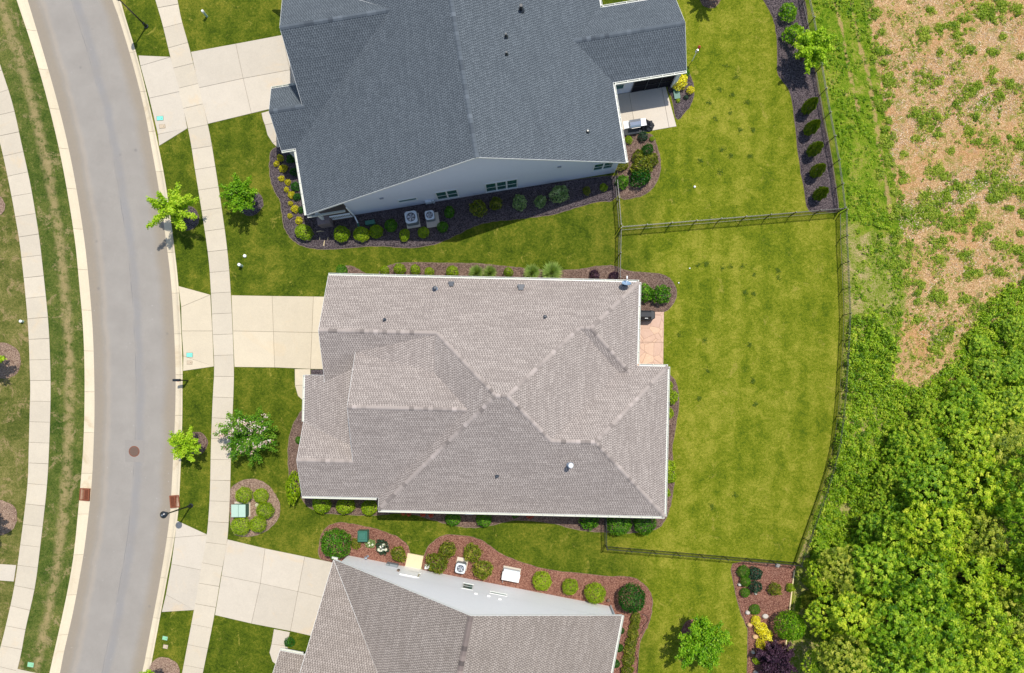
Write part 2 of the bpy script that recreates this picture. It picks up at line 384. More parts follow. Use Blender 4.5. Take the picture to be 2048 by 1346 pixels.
# ------------------------------------------------------------------ mesh helpers
WLOC = {}
def tag(o, label=None, cat=None, group=None, kind=None):
    if label: o['label'] = label
    if cat: o['category'] = cat
    if group: o['group'] = group
    if kind: o['kind'] = kind
    return o
def empty(name, loc, label=None, cat=None, group=None, kind=None):
    o = bpy.data.objects.new(name, None); col.objects.link(o); o.location = loc; o.empty_display_size = 0.3
    WLOC[o] = Vector(loc); return tag(o, label, cat, group, kind)
def link(name, me, mat, parent=None, loc=(0, 0, 0)):
    o = bpy.data.objects.new(name, me); col.objects.link(o)
    if mat is not None and len(me.materials) == 0: me.materials.append(MAT[mat])
    o.location = loc
    if parent is not None: o.parent = parent; WLOC[o] = WLOC[parent] + Vector(loc)
    else: WLOC[o] = Vector(loc)
    return o
class MB:
    def __init__(s): s.v = []; s.f = []; s.uv = None
    def add(s, vs, fs):
        n = len(s.v); s.v += [tuple(p) for p in vs]; s.f += [tuple(i + n for i in f) for f in fs]; return s
    def box(s, c, half, ax=None, ay=None, az=None):
        c = Vector(c); ax = Vector(ax or (1, 0, 0)); ay = Vector(ay or (0, 1, 0)); az = Vector(az or (0, 0, 1))
        vs = [c + ax * half[0] * i + ay * half[1] * j + az * half[2] * k for k in (-1, 1) for j in (-1, 1) for i in (-1, 1)]
        return s.add(vs, [(0, 2, 3, 1), (4, 5, 7, 6), (0, 1, 5, 4), (2, 6, 7, 3), (0, 4, 6, 2), (1, 3, 7, 5)])
    def bar(s, a, b, w, h, up=(0, 0, 1)):
        a = Vector(a); b = Vector(b); d = (b - a); L = d.length; d.normalize(); up = Vector(up)
        if abs(d.dot(up)) > 0.99: up = Vector((1, 0, 0))
        y = up.cross(d).normalized(); z = d.cross(y)
        return s.box((a + b) / 2, (L / 2, w / 2, h / 2), d, y, z)
    def tube(s, pts, rs, n=8, cap=True):
        pts = [Vector(p) for p in pts]; base = len(s.v)
        for i, p in enumerate(pts):
            d = (pts[min(i + 1, len(pts) - 1)] - pts[max(i - 1, 0)]).normalized()
            a = d.orthogonal().normalized() if abs(d.z) < 0.95 else Vector((1, 0, 0)); b = d.cross(a).normalized(); a = b.cross(d)
            for k in range(n):
                t = 2 * math.pi * k / n; s.v.append(tuple(p + (a * math.cos(t) + b * math.sin(t)) * rs[i]))
        for i in range(len(pts) - 1):
            for k in range(n):
                s.f.append((base + i * n + k, base + i * n + (k + 1) % n, base + (i + 1) * n + (k + 1) % n, base + (i + 1) * n + k))
        if cap:
            s.f.append(tuple(base + k for k in reversed(range(n)))); s.f.append(tuple(base + (len(pts) - 1) * n + k for k in range(n)))
        return s
    def lathe(s, c, prof, n=20, cap=True):
        base = len(s.v)
        for r, z in prof:
            for k in range(n): s.v.append((c[0] + r * math.cos(2 * math.pi * k / n), c[1] + r * math.sin(2 * math.pi * k / n), c[2] + z))
        for i in range(len(prof) - 1):
            for k in range(n): s.f.append((base + i * n + k, base + i * n + (k + 1) % n, base + (i + 1) * n + (k + 1) % n, base + (i + 1) * n + k))
        if cap: s.f.append(tuple(base + (len(prof) - 1) * n + k for k in range(n)))
        return s
    def slab(s, poly, z0, z1, ch=0.012):
        """prism with chamfered top edge; poly is ccw or cw list of (x,y)"""
        poly = ccw(poly); n = len(poly); ins = inset(poly, ch) if ch else poly
        vs = [(x, y, z0) for x, y in poly] + [(x, y, z1 - ch) for x, y in poly] + [(x, y, z1) for x, y in ins]
        fs = [tuple(2 * n + i for i in range(n)), tuple(reversed(range(n)))]
        for i in range(n):
            j = (i + 1) % n; fs += [(i, j, n + j, n + i), (n + i, n + j, 2 * n + j, 2 * n + i)]
        return s.add(vs, fs)
    def mesh(s, name, org=(0, 0, 0)):
        me = bpy.data.meshes.new(name); o = Vector(org)
        me.from_pydata([tuple(Vector(p) - o) for p in s.v], [], s.f)
        if s.uv is not None:
            l = me.uv_layers.new(name='UVMap')
            for poly in me.polygons:
                for li, vi in zip(poly.loop_indices, poly.vertices): l.data[li].uv = s.uv[poly.index](s.v[vi]) if callable(s.uv[poly.index]) else s.uv[poly.index][vi]
        me.update(); return me
    def build(s, name, mat, parent=None, org=None, smooth=False):
        if parent is not None: o_ = WLOC[parent]
        elif org is not None: o_ = Vector(org)
        else:
            xs = [p[0] for p in s.v]; ys = [p[1] for p in s.v]; zs = [p[2] for p in s.v]
            o_ = Vector(((min(xs) + max(xs)) / 2, (min(ys) + max(ys)) / 2, min(zs)))
        me = s.mesh(name, o_)
        if smooth:
            for p in me.polygons: p.use_smooth = True
        return link(name, me, mat, parent, (0, 0, 0) if parent is not None else o_)
def area(poly): return sum(poly[i][0] * poly[(i + 1) % len(poly)][1] - poly[(i + 1) % len(poly)][0] * poly[i][1] for i in range(len(poly))) / 2
def ccw(poly): return list(poly) if area(poly) > 0 else list(reversed(poly))
def inset(poly, d):
    out = []; n = len(poly)
    for i in range(n):
        a, b, c = Vector(poly[i - 1]), Vector(poly[i]), Vector(poly[(i + 1) % n])
        e1 = (b - a).normalized(); e2 = (c - b).normalized()
        n1 = Vector((-e1.y, e1.x)); n2 = Vector((-e2.y, e2.x)); m = n1 + n2
        k = m.length_squared
        out.append(tuple(b + (m * (2 / k) * d if k > 0.4 else n1 * d)))
    return out
def smooth_loop(pts, k=5):
    n = len(pts); out = []
    for i in range(n):
        p0, p1, p2, p3 = (Vector(pts[(i + j) % n]) for j in (-1, 0, 1, 2))
        for t in (q / k for q in range(k)):
            out.append(tuple(0.5 * ((2 * p1) + (p2 - p0) * t + (2 * p0 - 5 * p1 + 4 * p2 - p3) * t * t + (3 * p1 - p0 - 3 * p2 + p3) * t ** 3)))
    return out
def smooth_line(pts, k=8):
    q = [2 * Vector(pts[0]) - Vector(pts[1])] + [Vector(p) for p in pts] + [2 * Vector(pts[-1]) - Vector(pts[-2])]
    out = []
    for i in range(1, len(q) - 2):
        p0, p1, p2, p3 = q[i - 1:i + 3]
        for t in (j / k for j in range(k)):
            out.append(0.5 * ((2 * p1) + (p2 - p0) * t + (2 * p0 - 5 * p1 + 4 * p2 - p3) * t * t + (3 * p1 - p0 - 3 * p2 + p3) * t ** 3))
    out.append(q[-2]); return out
def arclen(line):
    s = [0.0]
    for a, b in zip(line, line[1:]): s.append(s[-1] + (b - a).length)
    return s
def at(line, s, t):
    for i in range(len(s) - 1):
        if t <= s[i + 1] or i == len(s) - 2:
            k = (t - s[i]) / max(1e-9, s[i + 1] - s[i]); return line[i].lerp(line[i + 1], k)
def inpoly(p, poly):
    x, y = p; c = False; j = len(poly) - 1
    for i in range(len(poly)):
        xi, yi = poly[i]; xj, yj = poly[j]
        if (yi > y) != (yj > y) and x < (xj - xi) * (y - yi) / (yj - yi) + xi: c = not c
        j = i
    return c
def inpoly_np(X, Y, poly):
    c = np.zeros(len(X), bool); j = len(poly) - 1
    for i in range(len(poly)):
        xi, yi = poly[i]; xj, yj = poly[j]
        c ^= ((yi > Y) != (yj > Y)) & (X < (xj - xi) * (Y - yi) / (yj - yi + 1e-12) + xi); j = i
    return c

# ------------------------------------------------------------------ road, kerbs, sidewalks
# survey rows: (y, left kerb grass edge, left kerb road edge) / (y, right kerb road edge, right kerb grass edge)
LK = [(0, 33.4, 53.5), (80, 60, 77.6), (164, 85, 102), (245, 106, 123.5), (324, 123.7, 141), (408, 138.8, 156), (490, 151, 168), (572, 159, 176.6), (653, 166, 183), (731, 169, 186), (817, 169, 187), (895, 166.5, 185), (976, 160.5, 180.6), (1088, 150, 168), (1153, 140.5, 157.5), (1230, 125, 143), (1307, 107.7, 125.4), (1346, 99, 118)]
RK = [(0, 223.4, 241), (32, 235, 250), (122, 262.5, 277), (217, 286.6, 300.5), (304, 303, 319.4), (378, 316, 333), (473, 329.4, 346), (560, 340, 356), (643, 345.5, 361.5), (722, 349, 365), (781, 349.5, 365), (845, 348, 364.5), (919, 344.5, 362), (1004, 340, 358), (1040, 337, 354.5), (1095, 329.4, 346), (1170, 316.7, 332), (1244, 302.7, 318.4), (1326, 287, 303), (1346, 282.6, 298.7)]
def pline(rows, k):
    pts = [P(r[k], r[0]) for r in rows]
    a, b = Vector(pts[0]), Vector(pts[1]); c, d = Vector(pts[-1]), Vector(pts[-2])
    e0 = a + (a - b).normalized() * 12; e1 = c + (c - d).normalized() * 12
    return smooth_line([tuple(e0)] + pts + [tuple(e1)], 6)
LKo, LKi, RKi, RKo = pline(LK, 1), pline(LK, 2), pline(RK, 1), pline(RK, 2)
FARX = 260
# asphalt
m = MB(); uvs = []
nL = 90
sL, sR = arclen(LKi), arclen(RKi)
ys = np.linspace(36, -33, nL)
def x_at(line, y):
    for a, b in zip(line, line[1:]):
        if a.y >= y >= b.y: return a.x + (b.x - a.x) * (a.y - y) / max(1e-9, a.y - b.y)
    return line[0].x if y > line[0].y else line[-1].x
ZR = -0.12
vs, fs, uvm = [], [], {}
NS = 8
for i, y in enumerate(ys):
    xl, xr = x_at(LKi, y) - 0.05, x_at(RKi, y) + 0.05
    for k in range(NS + 1):
        t = k / NS; x = xl + (xr - xl) * t; idx = len(vs); vs.append((x, y, ZR + 0.03 * math.sin(math.pi * t))); uvm[idx] = (t * 6.1, y)
for i in range(nL - 1):
    for k in range(NS): a = i * (NS + 1) + k; fs.append((a, a + NS + 1, a + NS + 2, a + 1))
m.add(vs, fs); m.uv = [uvm] * len(fs)
road = tag(m.build('road', 'asphalt', org=(0, 0, 0)), kind='structure')
# lawns: right of the right kerb, left of the left kerb
m = MB(); pr = [tuple(p) for p in RKo]
m.add([(FARX, pr[0][1], 0), (pr[0][0], pr[0][1], 0)] + [(x, y, 0) for x, y in pr[1:-1]] + [(pr[-1][0], pr[-1][1], 0), (FARX, pr[-1][1], 0)], [tuple(reversed(range(len(pr) + 2)))])
m.f = [tuple(range(len(pr) + 2))]
lawn = tag(m.build('lawn', 'lawn_grass', org=(0, 0, 0)), kind='structure')
m = MB(); pl = [tuple(p) for p in LKo]
m.add([(x, y, 0) for x, y in pl] + [(-FARX, pl[-1][1], 0), (-FARX, pl[0][1], 0)], [tuple(reversed(range(len(pl) + 2)))])
farlawn = tag(m.build('far_lawn', 'far_lawn_grass', org=(0, 0, 0)), kind='structure')
for o in (lawn, farlawn):
    if o.data.polygons[0].normal.z < 0: o.data.flip_normals()
# terrain beyond, out to the horizon, lying under the lawns and the road
m = MB().add([(-900, -900, -0.45), (900, -900, -0.45), (900, 900, -0.45), (-900, 900, -0.45)], [(0, 1, 2, 3)])
tag(m.build('terrain', 'far_lawn_grass', org=(0, 0, 0)), kind='structure')

def kerb(outer, inner, name, step, phase, skip=()):
    """rolled kerb laid in cast lengths; outer = grass side, inner = road side"""
    root = empty(name, (0, 0, 0), kind='structure')
    so_, si_ = arclen(outer), arclen(inner); L = so_[-1]; n = int(L / step)
    prof = [(0.0, -0.118), (0.06, -0.112), (0.42, -0.095), (0.62, -0.06), (0.80, 0.005), (0.97, 0.018), (1.0, 0.010), (1.0, -0.25)]
    for i in range(n):
        t0, t1 = i * step + phase, (i + 1) * step + phase
        if t1 > L: break
        g = 0.010; m = MB(); K = 5; vs = []; fs = []
        for k in range(K + 1):
            t = (t0 + g + (t1 - t0 - 2 * g) * k / K) / L
            a = at(inner, si_, t * si_[-1]); b = at(outer, so_, t * so_[-1])
            for q, z in prof: p = a.lerp(b, q); vs.append((p.x, p.y, z))
        w = len(prof)
        for k in range(K):
            for j in range(w - 1): fs.append((k * w + j, k * w + j + 1, (k + 1) * w + j + 1, (k + 1) * w + j))
        fs.append(tuple(range(w))); fs.append(tuple(reversed(range(K * w, K * w + w))))
        m.add(vs, fs); m.build('kerb_stone', 'kerb_concrete', root)
    m = MB(); vs = []; fs = []
    for k in range(61):
        t = k / 60; a = at(inner, si_, t * si_[-1]); b = at(outer, so_, t * so_[-1])
        vs += [(a.x, a.y, -0.135), (a.lerp(b, 0.6).x, a.lerp(b, 0.6).y, -0.10), (b.x, b.y, -0.008)]
    for k in range(60):
        for j in range(2): fs.append((3 * k + j, 3 * k + j + 1, 3 * k + 4 + j, 3 * k + 3 + j))
    m.add(vs, fs); m.build('kerb_bed', 'joint_dirt', root)
kerb(LKo, LKi, 'kerb_far_side', 3.03, 2.2)
kerb(RKo, RKi, 'kerb_near_side', 3.03, 1.1)

RS = [((311, 0), (353, -12)), ((325, 48), (363, 39)), ((341, 114), (381, 104)), ((376, 256), (415.7, 248.5)), ((389.6, 336), (430, 329)), ((408, 450), (448, 447)), ((418, 524), (457, 523)), ((422.4, 590), (462, 590)), ((425.4, 662), (465.5, 662)), ((428.8, 733.6), (468, 734)), ((427, 774), (467.5, 774)), ((425, 814.5), (466, 815)), ((422, 896), (462.5, 897)), ((420, 988), (460, 990)), ((414, 1069), (455, 1078)), ((401, 1146), (442, 1152)), ((388, 1221), (429, 1230)), ((364.5, 1346), (404.7, 1352))]
LS = [((-44, 140), (0, 128)), ((-22, 215), (25, 205.7)), ((0, 284), (43.5, 288)), ((20, 374), (61, 368)), ((34, 450), (75, 450)), ((41, 495), (81, 492)), ((50, 576), (90, 574)), ((57, 659), (97.7, 655)), ((60, 739), (101, 738)), ((61, 779), (101.5, 779)), ((60, 818), (101, 820)), ((58, 897), (98.5, 897)), ((55, 975), (93.6, 978)), ((40, 1097), (80, 1100)), ((28.4, 1177), (69.6, 1177)), ((12, 1252), (52, 1255.5)), ((0, 1299), (42, 1310)), ((-12, 1346), (33.4, 1346))]
def sidewalk(rows, name, step, mat, ext=4.0):
    a = [P(*r[0]) for r in rows]; b = [P(*r[1]) for r in rows]
    def extend(p):
        u = Vector(p[0]); d = (u - Vector(p[1])).normalized() * ext; v = Vector(p[-1]); e = (v - Vector(p[-2])).normalized() * ext
        return smooth_line([tuple(u + d)] + p + [tuple(v + e)], 6)
    a, b = extend(a), extend(b); sa, sb = arclen(a), arclen(b); n = int(sa[-1] / step)
    root = empty(name, (0, 0, 0), kind='structure'); bd = [at(b, sb, sb[-1] * k / 4000) for k in range(4001)]
    for i in range(n):
        t0, t1 = i / n, (i + 1) / n; g = 0.009 / step / 1.0 / n * step
        t0 += 0.009 / sa[-1]; t1 -= 0.009 / sa[-1]
        tm = (t0 + t1) / 2
        near = lambda p: min(bd, key=lambda q: (q - p).length_squared)
        poly = [at(a, sa, t * sa[-1]) for t in (t0, tm, t1)] + [near(at(a, sa, t * sa[-1])) for t in (t1, tm, t0)]
        dz = rnd.uniform(-0.004, 0.004)
        MB().slab([tuple(p) for p in poly], 0.010, 0.034 + dz, 0.008).build('paving_slab', mat, root)
    m = MB(); vs = []; fs = []
    for k in range(81):
        t = k / 80; p = at(a, sa, t * sa[-1]); q = min(bd, key=lambda z: (z - p).length_squared); vs += [(p.x, p.y, 0.006), (q.x, q.y, 0.006)]
    for k in range(80): fs.append((2 * k, 2 * k + 1, 2 * k + 3, 2 * k + 2))
    o = m.add(vs, fs).build('paving_bed', 'joint_dirt', root)
    if o.data.polygons[0].normal.z < 0: o.data.flip_normals()
    return a, b
RSa, RSb = sidewalk(RS, 'sidewalk_near_side', 1.5, 'walk_concrete')
LSa, LSb = sidewalk(LS, 'sidewalk_far_side', 1.5, 'walk_concrete')
# verge strip between far sidewalk and far kerb
m = MB(); vs = []; fs = []; uvm = {}
for i, y in enumerate(ys):
    xl, xr = x_at(LSb, y), x_at(LKo, y)
    for k in range(9):
        t = k / 8; uvm[len(vs)] = (t, y); vs.append((xl + (xr - xl) * t, y, 0.004 + 0.012 * math.sin(math.pi * t)))
for i in range(nL - 1):
    for k in range(8): a = i * 9 + k; fs.append((a, a + 9, a + 10, a + 1))
m.add(vs, fs); m.uv = [uvm] * len(fs)
tag(m.build('verge', 'verge_grass', org=(0, 0, 0)), kind='structure')

def slabs(name, polys, mat, z1=0.03, kind='structure', gap=0.009, z0=0.010):
    root = empty(name, (0, 0, 0), kind=kind)
    for pl_ in polys:
        q = inset(ccw([P(*p) for p in pl_]), gap)
        MB().slab(q, z0, z1 + rnd.uniform(-0.003, 0.003), 0.008).build('concrete_slab', mat, root)
        MB().add([(x, y, z0 - 0.004) for x, y in ccw([P(*p) for p in pl_])], [tuple(range(len(pl_)))]).build('slab_bed', 'joint_dirt', root)
    return root
# upper driveway
slabs('driveway_upper', [
    [(277, 111), (341, 114.5), (281, 132)], [(281, 132), (341, 114.5), (361, 183), (298.7, 196.6)], [(298.7, 196.6), (361, 183), (375, 257), (316, 269)], [(316, 269), (375, 257), (318.5, 292)],
    [(382, 104), (471.6, 87.6), (486.6, 157), (398, 176)], [(398, 176), (486.6, 157), (503, 227), (416, 248)],
    [(471.6, 87.6), (565, 70), (580, 140), (486.6, 157)], [(486.6, 157), (580, 140), (592, 206), (503, 227)], [(565, 70), (628, 57), (642, 126), (580, 140)], [(580, 140), (642, 126), (655, 190), (592, 206)]], 'pale_concrete')
slabs('front_path_upper', [[(523, 226), (585, 209), (590, 238), (530, 250), (526, 240)], [(530, 250), (590, 238), (596, 262), (545, 286), (535, 270)], [(545, 286), (596, 262), (604, 296), (563, 303)]], 'pale_concrete', z1=0.024)
# main driveway
slabs('driveway_main', [
    [(357, 572), (421, 589.5), (362.5, 614)], [(362.5, 614), (421, 589.5), (425, 662), (363.5, 662)], [(363.5, 662), (425, 662), (428, 733), (367, 712)], [(367, 712), (428, 733), (366, 742)],
    [(463, 590.5), (544.4, 592), (547, 663.5), (466, 662)], [(466, 662), (547, 663.5), (549.5, 735), (469, 734)],
    [(544.4, 592), (627, 593), (624, 665), (547, 663.5)], [(547, 663.5), (624, 665), (621, 738), (549.5, 735)],
    [(627, 593), (690, 594), (690, 666), (624, 665)], [(624, 665), (690, 666), (690, 739), (621, 738)]], 'drive_concrete')
slabs('front_path_main', [[(589.5, 738), (621, 738), (621, 770), (590, 771)], [(590, 771), (621, 770), (640, 790), (640, 815), (612, 806), (596, 792)]], 'drive_concrete', z1=0.024)
# lower driveway
slabs('driveway_lower', [
    [(354, 1041), (415, 1069.5), (350, 1075)], [(350, 1075), (415, 1069.5), (403, 1140), (343, 1128)], [(343, 1128), (403, 1140), (389, 1220), (332, 1189)], [(332, 1189), (389, 1220), (323.5, 1224)],
    [(455, 1078.5), (530.4, 1096.7), (521, 1166.5), (443, 1151)], [(443, 1151), (521, 1166.5), (503, 1247), (430, 1230)],
    [(530.4, 1096.7), (609.7, 1113), (596, 1183), (521, 1166.5)], [(521, 1166.5), (596, 1183), (581, 1262), (503, 1247)],
    [(609.7, 1113), (690, 1130), (676, 1202), (596, 1183)], [(596, 1183), (676, 1202), (662, 1281), (581, 1262)]], 'pale_concrete')
slabs('front_path_lower', [[(548, 1258), (580, 1264), (574, 1292), (543, 1288)], [(543, 1288), (574, 1292), (590, 1330), (560, 1335), (545, 1323), (539, 1305)]], 'pale_concrete', z1=0.024)
slabs('far_walkway', [[(-40, 1125), (33, 1130), (28, 1163), (-40, 1158)]], 'pale_concrete')
slabs('far_driveway_apron', [[(33, 1337), (70, 1345), (100, 1352), (95, 1380), (25, 1370)]], 'walk_concrete')
slabs('patio_main', [[(1262, 624), (1328, 623.5), (1327, 684.5), (1262, 684.5)], [(1262, 684.5), (1327, 684.5), (1326.5, 740), (1262, 740)]], 'stamped_concrete')
slabs('patio_upper', [[(1225, 191), (1258, 185), (1272, 267), (1242, 273)], [(1258, 185), (1323, 174), (1338, 255.5), (1272, 267)], [(1323, 174), (1331, 172), (1353, 253), (1338, 255.5)]], 'patio_concrete')

# manhole with its patch, storm drains
x, y = P(267, 903)
t = empty('manhole', (x, y, ZR + 0.03), 'rusty round manhole cover in a square asphalt patch', 'manhole')
m = MB(); q = [P(248, 880), P(286, 881), P(287, 925), P(249, 924)]
m.slab(q, ZR + 0.014, ZR + 0.034, 0.004).build('patch', 'patch_asphalt', t)
MB().lathe((x, y, ZR), [(0.40, 0.03), (0.40, 0.042), (0.37, 0.044)], 28).build('ring', 'rust', t)
m = MB().lathe((x, y, ZR), [(0.35, 0.03), (0.35, 0.047), (0.345, 0.05)], 28)
for k in range(-3, 4):
    w = math.sqrt(max(0, 0.33 ** 2 - (k * 0.09) ** 2))
    if w > 0.05: m.box((x, y + k * 0.09, ZR + 0.053), (w, 0.018, 0.004))
m.build('cover', 'manhole_iron', t)
def drain(px, py, ang, label):
    x, y = P(px, py); t = empty('storm_drain', (x, y, -0.12), label, 'storm drain', 'storm drains in the kerbs')
    ax = Vector((math.cos(ang), math.sin(ang), 0)); ay = Vector((-ax.y, ax.x, 0)); c = Vector((x, y, 0))
    m = MB()
    for sgn in (-1, 1):
        m.box(c + ay * 0.42 * sgn + Vector((0, 0, -0.045)), (0.36, 0.04, 0.075), ax, ay); m.box(c + ax * 0.32 * sgn + Vector((0, 0, -0.045)), (0.04, 0.38, 0.0745), ax, ay)
    m.build('frame', 'rust', t)
    for k in range(-5, 6): MB().box(c + ay * 0.068 * k + Vector((0, 0, -0.005)), (0.28, 0.02, 0.02), ax, ay).build('bar', 'rust', t)
    MB().box(c + Vector((0, 0, -0.005)), (0.02, 0.38, 0.024), ax, ay).build('cross_bar', 'rust', t)
    MB().box(c + Vector((0, 0, -0.08)), (0.27, 0.37, 0.02), ax, ay).build('sump', 'void', t)
drain(169, 989, rad(-4), 'rusty storm drain grate in the far kerb')
drain(349.5, 1003, rad(5), 'rusty storm drain grate beside the lamp post')

# ------------------------------------------------------------------ houses
class House:
    def __init__(s, name, org, rot, label, shingle_, cap, wallmat):
        s.o = org; c, q = math.cos(rad(rot)), math.sin(rad(rot)); s.c, s.s = c, q
        s.root = empty(name, (org[0], org[1], 0), label, 'house'); s.sh = shingle_; s.cap = cap; s.wm = wallmat
        s.U = Vector((c, -q, 0)); s.V = Vector((q, c, 0)); s.capmesh = {}
    def w(s, u, v, z=0.0): return Vector((s.o[0] + u * s.c + v * s.s, s.o[1] - u * s.s + v * s.c, z))
    def roofs(s, planes):
        """planes: list of (zfun, [(u,v)...]); builds the shingled roof and its white edge boards"""
        m = MB(); uvs = []; edges = {}
        under = MB()
        for zf, poly in planes:
            pts = [s.w(u, v, zf(u, v)) for u, v in poly]
            if area([(p.x, p.y) for p in pts]) < 0: pts.reverse()
            n = len(m.v); m.add(pts, [tuple(range(len(pts)))])
            nrm = Vector((0, 0, 0))
            for i in range(len(pts)):
                a, b = pts[i], pts[(i + 1) % len(pts)]; nrm += Vector(((a.y - b.y) * (a.z + b.z), (a.z - b.z) * (a.x + b.x), (a.x - b.x) * (a.y + b.y)))
            nrm.normalize(); e = Vector((0, 0, 1)).cross(nrm).normalized(); up = nrm.cross(e)
            if up.z < 0: up = -up; e = -e
            o0 = rnd.uniform(0, 3)
            uvs.append((lambda e, up, o0: (lambda p: (Vector(p).dot(e) + o0, Vector(p).dot(up) + 60)))(e, up, o0))
            under.add([p - Vector((0, 0, 0.10)) for p in pts], [tuple(reversed(range(len(pts))))])
            for i in range(len(pts)):
                a, b = pts[i], pts[(i + 1) % len(pts)]; k = tuple(sorted((tuple(round(q, 2) for q in a), tuple(round(q, 2) for q in b))))
                edges.setdefault(k, []).append((a, b))
        m.uv = uvs
        s.roof = m.build('roof', s.sh, s.root)
        for k, es in edges.items():
            if len(es) == 1:
                a, b = es[0]; d = (b - a); d.z = 0; d.normalize(); out = Vector((d.y, -d.x, 0)) * 0.02
                lo = Vector((0, 0, 0.20)); t = Vector((0, 0, 0.004))
                under.add([a + out - t, b + out - t, b + out - lo, a + out - lo, a - out - t, b - out - t, b - out - lo, a - out - lo], [(0, 3, 2, 1), (0, 1, 5, 4), (3, 7, 6, 2), (4, 5, 6, 7)])
        under.build('edge_boards', 'white_trim', s.root)
    def caps(s, a, b, slope, step=0.30, w=0.145):
        """overlapping cap shingles along a ridge or hip from a to b (low to high)"""
        a = s.w(*a); b = s.w(*b); d = b - a; L = d.length; d.normalize(); y = Vector((0, 0, 1)).cross(d).normalized(); z = d.cross(y)
        key = round(slope, 2)
        if key not in s.capmesh:
            m = MB(); l = step * 1.06; dz = -slope * w
            top = [(-w, dz + 0.012), (-w * 0.3, dz * 0.25 + 0.026), (w * 0.3, dz * 0.25 + 0.026), (w, dz + 0.012)]
            vs = []
            for x_, lift in ((0, 0.014), (l, 0.0)):
                vs += [(x_, yy, zz + lift) for yy, zz in top] + [(x_, yy, zz + lift - 0.014) for yy, zz in top]
            fs = [(i, i + 1, i + 9, i + 8) for i in range(3)] + [(0, 4, 5, 1), (1, 5, 6, 2), (2, 6, 7, 3), (0, 8, 12, 4), (3, 7, 15, 11)]
            s.capmesh[key] = m.add(vs, [tuple(reversed(f)) for f in fs]).mesh('ridge_cap'); s.capmesh[key].materials.append(MAT[s.cap])
            import bmesh
            bm = bmesh.new(); bm.from_mesh(s.capmesh[key]); bmesh.ops.recalc_face_normals(bm, faces=bm.faces); bm.to_mesh(s.capmesh[key]); bm.free()
        n = int(L / step); R_ = Matrix((d, y, z)).transposed().to_4x4()
        for i in range(n):
            o = bpy.data.objects.new('ridge_cap', s.capmesh[key]); col.objects.link(o); o.parent = s.roof
            o.matrix_local = Matrix.Translation(a + d * (i * L / n) - WLOC[s.roof]) @ R_
    def gutter(s, p, q, z, out):
        """open trough with hanger straps; p,q (u,v) eave ends; out (du,dv) outward"""
        a, b = s.w(*p, z), s.w(*q, z); o = (s.U * out[0] + s.V * out[1]).normalized(); d = (b - a).normalized(); L = (b - a).length; c = (a + b) / 2
        m = MB(); Z = Vector((0, 0, 1))
        m.box(c + o * 0.085 - Z * 0.125, (L / 2, 0.055, 0.006), d, o)
        m.box(c + o * 0.146 - Z * 0.075, (L / 2, 0.012, 0.056), d, o)
        m.box(c + o * 0.030 - Z * 0.075, (L / 2, 0.006, 0.056), d, o)
        n = max(1, int(L / 0.75))
        for i in range(n + 1): m.box(a + d * (0.04 + (L - 0.08) * i / n) + o * 0.085 - Z * 0.020, (0.018, 0.052, 0.004), d, o)
        for e in (a, b): m.box(e + o * 0.088 - Z * 0.075, (0.006, 0.068, 0.054), d, o)
        m.build('gutter', 'cream_gutter', s.root)
    def walls(s, poly, ztop, mat=None):
        poly = poly if area(poly) > 0 else list(reversed(poly))
        m = MB(); n = len(poly); vs = [s.w(u, v, -0.05) for u, v in poly] + [s.w(u, v, ztop) for u, v in poly]
        m.add(vs, [(i, (i + 1) % n, n + (i + 1) % n, n + i) for i in range(n)]); return m.build('wall', mat or s.wm, s.root)
    def gable(s, pts, th=(0, 0.12), mat=None, name='gable_wall'):
        """vertical panel through (u,v,z) points, thickened by th in (u,v)"""
        a = [s.w(*p) for p in pts]; t = s.U * th[0] + s.V * th[1]; b = [p + t for p in a]; n = len(a)
        m = MB().add(a + b, [tuple(range(n)), tuple(reversed(range(n, 2 * n)))] + [(i, n + i, n + (i + 1) % n, (i + 1) % n) for i in range(n)])
        import bmesh
        o = m.build(name, mat or s.wm, s.root); bm = bmesh.new(); bm.from_mesh(o.data); bmesh.ops.recalc_face_normals(bm, faces=bm.faces); bm.to_mesh(o.data); bm.free(); return o
    def window(s, u0, u1, z0, z1, v, out, lights=1, cross=True, pane='pane_dark'):
        """window set in a wall that runs along u at v, facing out (+1/-1 in v)"""
        f = MB(); o = s.V * out; W = 0.09
        def bx(a0, a1, b0, b1, d0, d1, mm):
            c = s.w((a0 + a1) / 2, v, (b0 + b1) / 2) + o * ((d0 + d1) / 2); mm.box(c, ((a1 - a0) / 2, (d1 - d0) / 2, (b1 - b0) / 2), s.U, s.V)
        bx(u0 - W, u1 + W, z1, z1 + W, 0.0, 0.035, f); bx(u0 - W, u1 + W, z0 - W, z0, 0.0, 0.07, f)
        bx(u0 - W, u0, z0, z1, 0.0, 0.033, f); bx(u1, u1 + W, z0, z1, 0.0, 0.033, f)
        L = (u1 - u0) / lights
        for i in range(1, lights): bx(u0 + i * L - 0.06, u0 + i * L + 0.06, z0, z1, 0.0, 0.031, f)
        fr = f.build('window', 'white_trim', s.root)
        for i in range(lights):
            p = MB(); a0 = u0 + i * L + (0.06 if i else 0); a1 = u0 + (i + 1) * L - (0.06 if i < lights - 1 else 0)
            zm = (z0 + z1) / 2
            if cross:
                bx(a0, a1, z0, zm, 0.0, 0.02, p); p.build('pane', pane, fr); p = MB(); bx(a0, a1, zm, z1, 0.0, 0.026, p); p.build('pane', pane, fr)
                p = MB(); bx(a0, a1, zm - 0.035, zm + 0.035, 0.0, 0.034, p); p.build('meeting_rail', 'white_trim', fr)
            else: bx(a0, a1, z0, z1, 0.0, 0.02, p); p.build('pane', pane, fr)
        return fr
